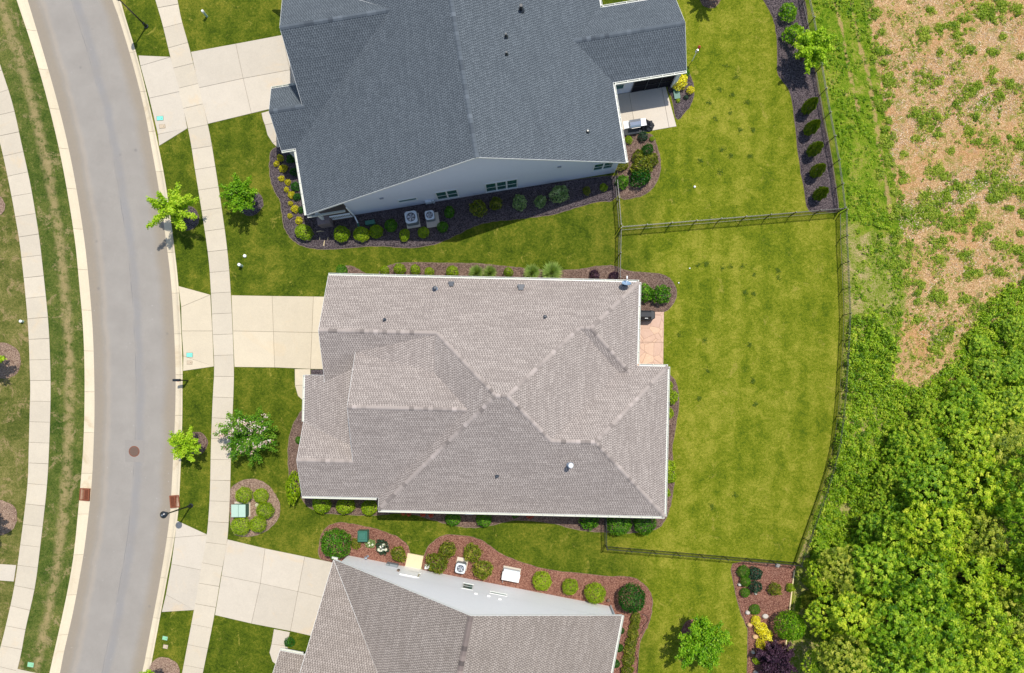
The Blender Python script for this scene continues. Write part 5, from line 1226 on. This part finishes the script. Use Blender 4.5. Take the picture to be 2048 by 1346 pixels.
for k in range(7):
    a = k * 2.4; TR.tube([(0, .02, .45 + .06 * k), (.16 * math.cos(a), .16 * math.sin(a), .62 + .05 * k)], [.012, .004], 5, False)
TRM = TR.mesh('trunk'); TRM.materials.append(MAT['bark'])
ROWN = ['bottom row of crowns', 'second row of crowns up', 'third row of crowns up', 'fourth row of crowns up', 'fifth row of crowns up', 'sixth row of crowns up', 'topmost row of crowns']
WOOD = [(1330, [(2035, 60, 6.5), (1950, 58, 6), (1868, 60, 6), (1782, 56, 5.5), (1705, 52, 4.6), (1652, 30, 3)]),
        (1245, [(2040, 56, 6), (1962, 60, 6.5), (1880, 62, 6.5), (1795, 58, 6), (1718, 52, 4.8), (1660, 36, 3.2)]),
        (1160, [(2025, 52, 5.5), (1938, 58, 6.5), (1850, 58, 6), (1768, 52, 4.6), (1698, 44, 3.6), (1652, 26, 2.6)]),
        (1075, [(1950, 52, 5.5), (1880, 56, 6), (1812, 48, 4.2), (1758, 36, 3)]),
        (990, [(2035, 46, 4.0), (1965, 56, 5.0), (1880, 54, 4.2)]),
        (905, [(2030, 50, 3.8), (1955, 48, 3.4), (1885, 36, 2.5)]),
        (825, [(2042, 38, 2.0), (1978, 32, 1.7)])]
for ri, (py, ts) in enumerate(WOOD):
    for k, (px, r, h) in enumerate(ts):
        jx, jy = rnd.uniform(-8, 8), rnd.uniform(-12, 12); zc = h * .62; x, y = P(px + jx, py + jy, h * .8); rm = r * M * (HCAM - h * .8) / HCAM
        t = empty('woodland_tree', (x, y, 0), f'{ORD[k]} woodland tree from the right edge, {ROWN[ri]}', 'tree', 'trees of the wood')
        o = bpy.data.objects.new('trunk', TRM); col.objects.link(o); o.parent = t; o.scale = (h * .6, h * .6, h * .8)
        me = mat_variant(WC[(k * 2 + ri) % 5], ('leaf_wood', 'leaf_wood_mid', 'leaf_wood', 'leaf_wood_olive', 'leaf_wood_mid', 'leaf_wood')[(k * 2 + ri * 3 + k // 3) % 6]); o = bpy.data.objects.new('crown', me); col.objects.link(o); o.parent = t
        o.location = (0, 0, zc); o.scale = (rm * 1.12, rm * 1.12, h - zc); o.rotation_euler = (0, 0, rnd.uniform(0, 6.28))

SAP = [(1806, 1012, 36, 2.4), (1786, 962, 30, 2.0), (1822, 940, 34, 2.4), (1776, 1048, 32, 2.2), (1738, 1092, 30, 2.0), (1838, 878, 34, 2.2), (1806, 898, 28, 1.7), (1762, 1000, 24, 1.5), (1900, 838, 34, 2.2), (1860, 826, 26, 1.6), (1940, 800, 32, 2.0), (1985, 745, 30, 1.2), (2036, 735, 30, 1.4), (2030, 660, 26, 1.1), (1965, 690, 22, .9), (1690, 1118, 24, 1.6), (1650, 1112, 20, 1.2)]
SAPN = ['beside the fourth row', 'left of the fifth row', 'above the fourth row edge', 'at the left tip of the fourth row', 'above the third row', 'left of the sixth row', 'in the brush left of the sixth row', 'smallest, out in the brush', 'under the topmost row', 'at the foot of the bare dirt', 'between the bare dirt and topmost row', 'above the topmost row', 'at the right edge above the topmost row', 'at the right edge below the clearing', 'between clearing and right edge saplings', 'above the third row left end', 'nearest the fence corner']
for i, ((px, py, r, h), lb) in enumerate(zip(SAP, SAPN)):
    x, y = P(px, py, h * .7); rm = r * M; t = empty('sapling', (x, y, 0), f'bushy sapling {lb} of woodland crowns' if 'row' in lb else f'bushy sapling {lb}', 'sapling', 'saplings along the wood edge')
    o = bpy.data.objects.new('trunk', TRM); col.objects.link(o); o.parent = t; o.scale = (h * .5, h * .5, h * .8)
    me = mat_variant(WC[i % 5], 'leaf_under' if i % 2 else 'leaf_wood_mid'); o = bpy.data.objects.new('crown', me); col.objects.link(o); o.parent = t; o.location = (0, 0, h * .45); o.scale = (rm * 1.1, rm * 1.1, h * .58); o.rotation_euler = (0, 0, i * 1.7)
for i, (px, py, h) in enumerate(((2098, 985, 7.5), (2104, 1075, 7.5), (2095, 1165, 7.0))):  # unseen trees added past the frame edge to throw shade into the gap
    x, y = P(px, py, h * .8); t = empty('woodland_tree', (x, y, 0), f'{ORD[i]} unseen tree down past the right frame edge, added to shade the dark gap', 'tree', 'trees of the wood')
    o = bpy.data.objects.new('trunk', TRM); col.objects.link(o); o.parent = t; o.scale = (h * .6, h * .6, h * .8)
    o = bpy.data.objects.new('crown', mat_variant(WC[i], 'leaf_wood_mid')); col.objects.link(o); o.parent = t; o.location = (0, 0, h * .62); o.scale = (2.3, 2.3, h * .38); o.rotation_euler = (0, 0, i)

# ------------------------------------------------------------------ uncountable growth: undergrowth, ground cover, weeds, chips, lawn tufts
def scatter(poly_px, n):
    q = [P(*p) for p in poly_px]; xs = [p[0] for p in q]; ys_ = [p[1] for p in q]; out = []
    X = R.uniform(min(xs), max(xs), n * 3); Y = R.uniform(min(ys_), max(ys_), n * 3); k = inpoly_np(X, Y, q); return np.stack([X[k], Y[k]], 1)[:n]
def growth(name, cl, rad_, hgt, per, leaf, mat, label, cat, flat=1.0):
    """leaf clumps: cl (n,2) clump centres, rad_ and hgt per clump"""
    n = len(cl); C = np.repeat(np.column_stack([cl, np.zeros(n)]), per, 0); d = dirs(n * per, 0.0); rr = R.uniform(.5, 1, n * per) ** .5
    C[:, :2] += d[:, :2] * (np.repeat(rad_, per) * rr)[:, None]; C[:, 2] = .03 + d[:, 2] * np.repeat(hgt, per) * rr
    tint = np.repeat(np.clip(.48 + R.normal(0, .17, n), 0, 1), per) + R.normal(0, .13, n * per); N = d * .8 + np.array([0, 0, .7]) + R.normal(0, .5, C.shape)
    me = leaf_mesh(name, C, N, leaf * R.uniform(.6, 1.35, len(C)), leaf * .5, tint); o = link(name, me, mat); return tag(o, label, cat, kind='stuff')
UND = [(1694, 640), (1740, 630), (1790, 690), (1790, 760), (1832, 782), (1880, 745), (1925, 690), (1945, 640), (1990, 590), (2060, 545), (2060, 800), (1930, 850), (1835, 900), (1805, 1060), (1720, 1118), (1650, 1150), (1606, 1130), (1655, 965), (1688, 800)]
c = scatter(UND, 2600); growth('undergrowth', c, R.uniform(.16, .42, len(c)), R.uniform(.2, .8, len(c)) * (1 + .4 * vnoise(c, .8, 5)).clip(.3), 44, .075, 'leaf_under', 'dense bright green undergrowth between the fence and the wood', 'undergrowth')
WFL = [(1720, 1120), (1800, 1060), (1825, 900), (1900, 830), (1960, 790), (2060, 740), (2060, 1360), (1650, 1360), (1640, 1150)]
gx_, gy_ = P(2022, 1058); c = scatter(WFL, 1500); c = c[np.hypot(c[:, 0] - gx_, c[:, 1] - gy_) > 1.9]; growth('wood_understorey', c, R.uniform(.3, .7, len(c)), R.uniform(.4, 1.6, len(c)), 40, .11, 'leaf_wood_mid', 'shaded leafy understorey between the crowns of the wood', 'undergrowth')
STR = [(1625, 0), (1640, 60), (1655, 160), (1675, 260), (1694, 400), (1702, 470), (1706, 560), (1708, 650), (1800, 720), (1806, 560), (1792, 430), (1768, 260), (1752, 150), (1735, 0)]
c = scatter(STR, 2000); c = c[vnoise(c, 1.2, 8) + .6 * R.normal(0, 1, len(c)) > -.2]; growth('ground_cover', c, R.uniform(.06, .24, len(c)), R.uniform(.05, .26, len(c)), 26, .05, 'leaf_under', 'patchy weedy ground cover along the outside of the fence', 'ground cover')
FLD = [(1740, -20), (1765, 200), (1790, 380), (1810, 560), (1820, 640), (1860, 700), (1960, 640), (2070, 560), (2070, -20)]
c = scatter(FLD, 6000); k = vnoise(c, .75, 3) + .6 * vnoise(c, 2.2, 4) + .5 * R.normal(0, 1, len(c)) > .75; c1 = c[k][:1700]
c1 = np.concatenate([c1, scatter([(1775, 640), (1830, 610), (1960, 620), (1965, 790), (1900, 815), (1850, 770), (1790, 810)], 330)])
growth('field_weeds', c1, R.uniform(.05, .30, len(c1)), R.uniform(.04, .2, len(c1)), 22, .05, 'leaf_weed', 'scattered green weeds growing through the wood chip clearing', 'weeds')
big = [(1852, 418, 26), (1892, 445, 30), (1940, 425, 26), (1980, 30, 30), (1930, 40, 22), (1880, 60, 20), (1842, 242, 20), (2035, 20, 24), (2000, 190, 18), (1945, 545, 24), (2045, 520, 24), (2000, 545, 26), (1880, 520, 16), (1870, 430, 30), (1925, 440, 34), (1915, 372, 24), (1895, 395, 16), (1965, 18, 34), (2000, 8, 24), (1905, 52, 22), (1850, 62, 14), (1862, 22, 12), (1785, 165, 18), (1830, 228, 20), (1876, 232, 16), (2020, 172, 20), (1985, 105, 18), (1952, 285, 18), (1833, 278, 12), (1876, 270, 14), (2035, 282, 16), (1925, 510, 20), (1885, 482, 22), (1960, 465, 26), (2025, 500, 26), (1770, 280, 10), (1755, 100, 12), (1765, 215, 12), (1778, 330, 12), (1930, 600, 26), (1965, 615, 20), (1830, 640, 14), (1790, 620, 12), (1870, 700, 26), (1900, 660, 20), (1986, 400, 14), (2010, 380, 18)]
big += [(rnd.uniform(1760, 2060), rnd.uniform(0, 620), rnd.uniform(6, 17)) for _ in range(60)]
big += [(x_ + rnd.gauss(0, 13), y_ + rnd.uniform(-14, 14), rnd.uniform(3, 14)) for x_, y_ in zip(np.linspace(1742, 1815, 44), np.linspace(0, 580, 44))]
pts = []; rr = []
for px, py, r in big:
    x, y = P(px, py)
    for _ in range(int(r * 1.25)): a = rnd.uniform(0, 6.28); q = r * M * abs(rnd.gauss(0, .62)); pts.append((x + q * math.cos(a), y + q * math.sin(a) * .75)); rr.append(rnd.uniform(.10, .30))
pts = np.array(pts); rr = np.array(rr); growth('weed_thickets', pts, rr, rr * 1.0, 34, .055, 'leaf_weed', 'larger thickets of green weeds in the wood chip clearing', 'weeds')
# wood chips and brush
c = scatter(FLD, 26000); n = len(c); C = np.column_stack([c, R.uniform(.02, .06, n)]); N = np.tile([0, 0, 1.], (n, 1)) + R.normal(0, .25, (n, 3))
Ls = R.uniform(.03, .11, n); Ls[R.random(n) < .02] *= 3.5
o = link('wood_chips', leaf_mesh('wood_chips', C, N, Ls, R.uniform(.010, .022, n), R.beta(2, 2, n)), 'chip'); tag(o, 'pale wood chips and brush strewn over the clearing', 'wood chips', kind='stuff')
# darker grass tufts in the back lawns
sp = [(1395, 530), (1485, 532), (1490, 585), (1508, 588), (1462, 533), (1445, 536), (1412, 528), (1415, 742), (1507, 762), (1398, 797), (1510, 808), (1508, 550), (1358, 670), (1557, 542), (1557, 555), (1424, 1013), (1370, 148), (1452, 132), (1472, 155), (1440, 180), (1495, 205), (1460, 225), (1432, 238), (1480, 260), (1445, 300), (1462, 312), (1500, 312), (1400, 322), (1440, 345), (1418, 205), (1506, 260), (1465, 190), (1410, 680), (1500, 690), (1470, 990)]
pts = []
for px, py in sp:
    x, y = P(px, py)
    for _ in range(rnd.randint(14, 34)): pts.append((x + rnd.gauss(0, .10), y + rnd.gauss(0, .10)))
pts = np.array(pts); growth('lawn_tufts', pts, R.uniform(.04, .09, len(pts)), R.uniform(.005, .015, len(pts)), 14, .02, 'leaf_tuft', 'darker weed tufts dotted over the back lawns', 'lawn weeds')

# ------------------------------------------------------------------ street furniture and yard objects
def lamp(px, py, h, label, seedang):
    x, y = P(px, py); t = empty('street_lamp', (x, y, 0), label, 'street lamp', 'street lamps')
    MB().lathe((x, y, 0), [(.16, 0), (.16, .06), (.11, .10), (.10, .45), (.07, .5)], 16).build('base', 'black_metal', t)
    MB().tube([(x, y, .3), (x, y, h * .6), (x, y, h - .35)], [.062, .052, .045], 12).build('pole', 'black_metal', t)
    MB().lathe((x, y, h - .35), [(.05, 0), (.12, .04), (.13, .10), (.10, .12)], 16).build('collar', 'black_metal', t)
    MB().lathe((x, y, h - .24), [(.10, 0), (.17, .10), (.18, .30), (.15, .38)], 18).build('globe', 'dark_metal', t)
    hd = MB().lathe((x, y, h + .12), [(.24, 0), (.25, .03), (.16, .12), (.06, .17), (.05, .22)], 20).build('hood', 'black_metal', t)
    MB().lathe((x, y, h + .33), [(.05, 0), (.06, .03), (.01, .08)], 12).build('finial', 'galvanised', hd)
lamp(382.5, 1011, 3.75, 'black street lamp by the storm drain near the lower driveway', 0); lamp(293, 53, 3.75, 'black street lamp post cut by the top frame edge', 0)
x, y = P(376, 761)
t = empty('mailbox', (x, y, 0), 'black kerbside mailbox on a post beside the main driveway', 'mailbox')
MB().box((x, y, .55), (.045, .045, .58)).build('post', 'black_metal', t); MB().box((x - .18, y, 1.06), (.26, .035, .025)).bar((x - .02, y, .7), (x - .28, y, 1.04), .03, .03).build('bracket', 'black_metal', t)
m = MB(); pr_ = [(-.09, 0), (.09, 0), (.09, .13)] + [(.09 * math.cos(a), .13 + .09 * math.sin(a)) for a in np.linspace(.3, math.pi - .3, 6)] + [(-.09, .13)]; k = len(pr_)
m.add([(x - .48, y + a, 1.09 + b) for a, b in pr_] + [(x + .02, y + a, 1.09 + b) for a, b in pr_], [tuple(range(k)), tuple(reversed(range(k, 2 * k)))] + [(i, k + i, k + (i + 1) % k, (i + 1) % k) for i in range(k)])
m.build('box', 'black_metal', t); MB().box((x - .49, y, 1.18), (.012, .085, .085)).build('door', 'dark_metal', t); MB().box((x - .1, y - .10, 1.27), (.05, .008, .03)).build('flag', 'red_plastic', t)
def lid(px, py, w, d, ang, mat, label):
    x, y = P(px, py); c, s_ = math.cos(ang), math.sin(ang); q = lambda a, b: (x + a * c - b * s_, y + a * s_ + b * c)
    t = empty('valve_box', (x, y, 0), label, 'valve box', 'valve boxes along the street')
    MB().slab([q(-w, -d), q(w, -d), q(w, d), q(-w, d)], .012, .045, .006).build('frame', 'joint_dirt', t); MB().slab([q(-w * .93, -d * .9), q(w * .93, -d * .9), q(w * .93, d * .9), q(-w * .93, d * .9)], .03, .056, .01).build('lid', mat, t)
    MB().box((*q(w * .5, 0), .058), (.03, .012, .004)).build('pull_slot', 'void', t)
lid(320.5, 237, .25, .17, rad(3), 'teal_lid', 'teal valve box in the upper driveway apron'); lid(325, 253, .22, .15, rad(5), 'tan_lid', 'tan valve box below the teal one in the upper apron')
lid(379.6, 710, .24, .17, 0, 'teal_lid', 'teal valve box in the main driveway apron'); lid(379.6, 725, .20, .14, 0, 'tan_lid', 'tan valve box below the teal one in the main apron')
lid(330.5, 1276, .20, .15, rad(-12), 'green_lid', 'green valve box in the verge below the lower driveway'); lid(331.5, 1293, .18, .15, rad(-10), 'tan_lid', 'tan valve box in the verge below the lower driveway'); lid(62, 1329, .24, .19, rad(-8), 'green_lid', 'green valve box in the far verge near the bottom frame edge')
def pedestal(px, py, h, label, r=.09):
    x, y = P(px, py); t = empty('utility_pedestal', (x, y, 0), label, 'utility pedestal', 'utility pedestals'); MB().tube([(x, y, -.02), (x, y, h * .75)], [r * .9, r * .9], 14).build('column', 'pale_green_box', t); MB().lathe((x, y, h * .72), [(r, 0), (r * 1.05, .04), (r, h * .22), (r * .6, h * .27)], 16).build('cap', 'bright_white', t)
pedestal(414, 33, .8, 'pale utility pedestal on the lawn above the upper driveway'); pedestal(484, 532, .6, 'pale utility pedestal on the lawn above the main driveway', .11); pedestal(46, 643, .3, 'green utility post beside the far sidewalk', .10)
def capstub(px, py, label, r=.10):
    x, y = P(px, py); tag(MB().lathe((x, y, -.02), [(r, 0), (r, .10), (r * .85, .13), (r * .4, .14)], 14).build('cleanout_cap', 'bright_white'), label, 'cleanout cap', 'white caps in the lawns')
capstub(490, 512, 'white cleanout cap in the lawn above the pedestal', .12); capstub(1389, 374, 'white cap in the slate house back lawn', .08); capstub(1379, 537, 'tiny white cap in the taupe house back lawn', .05)
capstub(1357, 566, 'tiny white cap beside the round bed corner', .05)
# transformer on the island
x, y = P(486, 1018); t = empty('transformer', (x, y, 0), 'pale green transformer box in the island bed', 'transformer')
MB().slab([(x - .58, y - .55), (x + .58, y - .55), (x + .58, y + .55), (x - .58, y + .55)], .03, .12, .02).build('pad', 'pale_concrete', t); MB().box((x, y, .45), (.50, .42, .34)).build('cabinet', 'green_box', t)
for sgn in (-1, 1): MB().slab([(x + sgn * .265 - .255, y - .46), (x + sgn * .265 + .255, y - .46), (x + sgn * .265 + .255, y + .46), (x + sgn * .265 - .255, y + .46)], .785, .85, .02).build('lid', 'pale_green_box', t)
# green pedestals near the houses
x, y = P(726, 1072, .5); t = empty('cable_cabinet', (x, y, 0), 'teal green cable cabinet beside the big round shrub', 'utility cabinet')
MB().slab([(x - .36, y - .40), (x + .36, y - .40), (x + .36, y + .40), (x - .36, y + .40)], .02, .75, .05).build('cabinet', 'green_box', t); MB().slab([(x - .26, y - .2), (x + .26, y - .2), (x + .26, y + .32), (x - .26, y + .32)], .74, .80, .03).build('lid', 'green_box', t)
x, y = P(741, 446, .3); t = empty('utility_box', (x, y, 0), 'dark green utility box against the slate gable wall', 'utility box')
MB().box((x, y, .25), (.33, .13, .24), H2.U, H2.V).build('cabinet', 'green_box', t); MB().box((x, y, .50), (.35, .15, .03), H2.U, H2.V).build('lid', 'green_box', t)
def condenser(px, py, w, h, rot, label, pad):
    x, y = P(px, py, h); t = empty('condenser', (x, y, 0), label, 'air conditioner', 'air conditioning condensers'); c, s_ = math.cos(rot), math.sin(rot); ax, ay = Vector((c, s_, 0)), Vector((-s_, c, 0)); o0 = Vector((x, y, 0))
    q = lambda a, b: tuple((o0 + ax * a + ay * b).xy)
    MB().slab([q(a, b) for a, b in pad], .03, .11, .02).build('pad', 'patio_concrete', t)
    k = w * .82; oct_ = [q(-w, -k), q(-k, -w), q(k, -w), q(w, -k), q(w, k), q(k, w), q(-k, w), q(-w, k)]
    MB().slab(oct_, .10, h - .05, .01).build('cabinet', 'ac_side', t); 
    m = MB(); r1 = w * .74; vs = []; fs = []; n = 32
    oc = []
    for i in range(n):
        a = 2 * math.pi * i / n; d = Vector((math.cos(a), math.sin(a))); kk = min(w / max(1e-6, abs(d.x)), w / max(1e-6, abs(d.y)), 1.22 * w); vs.append((*q(d.x * kk, d.y * kk), h)); vs.append((*q(d.x * r1, d.y * r1), h + .015))
        vs.append((*q(d.x * kk, d.y * kk), h - .09))
    for i in range(n): j = (i + 1) % n; fs += [(3 * i, 3 * j, 3 * j + 1, 3 * i + 1), (3 * i + 2, 3 * j + 2, 3 * j, 3 * i)]
    m.add(vs, fs).build('top_cover', 'ac_paint', t)
    m = MB(); m.lathe((x, y, h - .035), [(r1, 0), (r1 * .98, .004)], 24); m.build('fan_well', 'dark_metal', t)
    f = MB()
    for i in range(5):
        a = 2 * math.pi * i / 5; b = a + .75; f.add([(*q(.05 * math.cos(a), .05 * math.sin(a)), h - .02), (*q(r1 * .85 * math.cos(a), r1 * .85 * math.sin(a)), h - .012), (*q(r1 * .85 * math.cos(b), r1 * .85 * math.sin(b)), h - .028), (*q(.05 * math.cos(b), .05 * math.sin(b)), h - .028)], [(0, 1, 2, 3)])
    f.build('fan', 'steel', t)
    g = MB()
    for i in range(1, 6):
        r_ = r1 * i / 6; p_ = [(*q(r_ * math.cos(a), r_ * math.sin(a)), h + .02) for a in np.linspace(0, 2 * math.pi, 25)]; g.tube(p_, [.005] * 25, 4, False)
    for i in range(8): a = math.pi * i / 4; g.tube([(*q(.03 * math.cos(a), .03 * math.sin(a)), h + .02), (*q(r1 * math.cos(a), r1 * math.sin(a)), h + .018)], [.005, .005], 4, False)
    g.tube([(x, y, h), (x, y, h + .03)], [.07, .07], 12); g.build('grille', 'galvanised', t)
condenser(822, 434, .44, .85, rad(9), 'larger of two condensers along the slate gable wall', [(-.5, -.6), (.5, -.6), (.5, .45), (-.5, .45)]); condenser(859, 430, .33, .7, rad(9), 'smaller of two condensers along the slate gable wall', [(-.38, -.75), (.6, -.75), (.6, .3), (-.38, .3)])
condenser(939, 1018, .42, .8, rad(-1), 'condenser half hidden under the lower taupe eave', [(-.5, -.5), (.5, -.5), (.5, .5), (-.5, .5)]); condenser(921, 1137, .36, .8, rad(-11), 'condenser beside the white gable wall', [(-.42, -.3), (.42, -.3), (.42, .62), (-.42, .62)])
# standby generator
x, y = P(1022, 1152, .7); t = empty('generator', (x, y, 0), 'white standby generator beside the white gable wall', 'generator'); ax, ay = H3.U, H3.V; o0 = Vector((x, y, 0)); q = lambda a, b: tuple((o0 + ax * a + ay * b).xy)
MB().slab([q(-.66, -.38), q(.66, -.38), q(.66, .50), q(-.66, .50)], .03, .12, .02).build('pad', 'pale_concrete', t); MB().slab([q(-.60, -.34), q(.60, -.34), q(.60, .40), q(-.60, .40)], .11, .62, .02).build('cabinet', 'ac_paint', t)
MB().slab([q(-.64, -.40), q(.64, -.40), q(.66, .18), q(.55, .24), q(-.55, .24), q(-.66, .18)], .62, .74, .06).build('lid', 'bright_white', t); MB().tube([(*q(-.5, -.4), .2), (*q(-.52, -.75), .15)], [.025, .025], 6).build('conduit', 'galvanised', t)
# covered grill on the main patio
x, y = P(1293, 630, .9); t = empty('covered_grill', (x, y, 0), 'black covered grill on the stamped patio beside the gutter', 'grill')
MB().slab([(x - .62, y - .34), (x + .42, y - .36), (x + .64, y - .22), (x + .64, y + .26), (x + .42, y + .34), (x - .62, y + .34)], .03, .86, .05).build('cover', 'black_cover', t)
m = MB(); m.add([(x - .52, y - .30, .85), (x + .36, y - .30, .85), (x + .36, y + .28, .85), (x - .52, y + .28, .85), (x - .48, y - .14, 1.10), (x + .32, y - .14, 1.10), (x + .32, y + .18, 1.12), (x - .48, y + .18, 1.12)], [(4, 5, 6, 7), (0, 1, 5, 4), (1, 2, 6, 5), (2, 3, 7, 6), (3, 0, 4, 7)]); m.build('hood_cover', 'black_cover', t)
MB().box((x - .02, y - .235, .975), (.11, .012, .045), (1, 0, 0), (0, .84, .54), (0, -.54, .84)).build('label_patch', 'bright_white', t)
# grill on the slate patio, with a crumpled cover beside it
x, y = P(1270, 247, .9); t = empty('steel_grill', (x, y, 0), 'stainless steel grill on the slate house patio', 'grill'); ax, ay = H2.U, H2.V; o0 = Vector((x, y, 0)); w3 = lambda a, b, c_: o0 + ax * a + ay * b + Vector((0, 0, c_))
MB().box(w3(0, 0, .42), (.40, .28, .42), ax, ay).build('cart', 'dark_metal', t); MB().box(w3(-.62, .02, .86), (.20, .26, .025), ax, ay).build('side_shelf', 'bright_white', t); MB().box(w3(.62, .02, .86), (.20, .26, .025), ax, ay).build('side_shelf', 'bright_white', t)
m = MB(); pr_ = [(-.30, .84), (-.30, 1.0), (-.20, 1.12), (.02, 1.20), (.22, 1.12), (.28, .98), (.28, .84)]; k = len(pr_); m.add([w3(-.40, a, b) for a, b in pr_] + [w3(.40, a, b) for a, b in pr_], [tuple(reversed(range(k))), tuple(range(k, 2 * k))] + [(i, (i + 1) % k, k + (i + 1) % k, k + i) for i in range(k)]); m.build('lid', 'steel', t)
MB().bar(w3(-.32, -.36, 1.0), w3(.32, -.36, 1.0), .025, .025).build('handle', 'black_metal', t)
for px in (-.55, -.5): pass
x, y = P(1293, 249, .2); rg = np.random.default_rng(9); m = MB(); vs = [(x, y, .42)]; n = 16; fs = []
for i, (rr_, zz) in enumerate(((.18, .40), (.32, .26), (.42, .10), (.46, .03))):
    for k in range(n): a = 2 * math.pi * k / n; f = 1 + rg.uniform(-.22, .22); vs.append((x + rr_ * f * math.cos(a) * 1.25, y + rr_ * f * math.sin(a), max(.035, zz * rg.uniform(.7, 1.3))))
for k in range(n): fs.append((0, 1 + k, 1 + (k + 1) % n))
for i in range(3):
    for k in range(n): fs.append((1 + i * n + k, 1 + (i + 1) * n + k, 1 + (i + 1) * n + (k + 1) % n, 1 + i * n + (k + 1) % n))
tag(m.add(vs, fs).build('grill_cover', 'black_cover'), 'crumpled black grill cover lying beside the steel grill', 'cover')
# bird feeder pole beside the slate house
x, y = P(1384, 122); t = empty('bird_feeder', (x, y, 0), 'white feeder pole with red top beside the slate house rear gable', 'bird feeder'); MB().tube([(x, y, -.02), (x, y, 1.9)], [.03, .025], 8).build('pole', 'bright_white', t); MB().lathe((x, y, 1.35), [(.13, 0), (.14, .04), (.05, .28)], 12).build('baffle', 'steel', t); MB().lathe((x, y, 1.85), [(.08, 0), (.11, .10), (.10, .22), (.02, .32)], 12).build('feeder', 'red_plastic', t)
# lawn light / downspout pop-up by the golden shrubs
x, y = P(1216, 1199); tag(MB().tube([(x, y, 0), (x, y, .28)], [.09, .09], 14).lathe((x, y, .26), [(.11, 0), (.11, .03), (.05, .06)], 14).build('vent_stub', 'manhole_iron'), 'grey round vent stub between the golden shrubs and dark shrub', 'vent')
# garden ornament: white bird-shaped pot by the door step
x, y = P(856, 1131); t = empty('garden_stool', (x, y, 0), 'white folding stool beside the side door step', 'stool'); MB().slab([(x - .20, y - .18), (x + .2, y - .14), (x + .17, y + .2), (x - .18, y + .17)], .36, .40, .01).build('seat', 'bright_white', t)
for a, b in ((-.15, -.13), (.15, -.1), (.13, .14), (-.14, .13)): MB().bar((x + a, y + b, .05), (x + a, y + b, .37), .03, .03).build('leg', 'bright_white', t)
# garden hose at the brown house bed
pts_ = smooth_line([P(*p) for p in ((1283, 1227), (1292, 1232), (1294, 1242), (1286, 1252), (1285, 1262), (1279, 1268), (1270, 1300), (1276, 1320), (1274, 1345))], 6)
tag(MB().tube([(p.x, p.y, .075) for p in pts_], [.018] * len(pts_), 6).build('garden_hose', 'hose'), 'thin dark garden hose winding down the right mulch bed', 'hose')
# pale branches lying in the slate bed shade
for k, (a, b) in enumerate((((634, 464), (648, 463)), ((640, 480), (640, 474)), ((648, 492), (650, 481)), ((656, 480), (657, 475)))):
    p0, p1 = P(*a), P(*b); tag(MB().tube([(*p0, .07), ((p0[0] + p1[0]) / 2, (p0[1] + p1[1]) / 2 + .03, .09), (*p1, .075)], [.035, .03, .015], 6).build('driftwood', 'wood_edge'), f'{ORD[k]} pale wood piece from the top in the slate bed shade', 'driftwood', 'pale wood pieces')
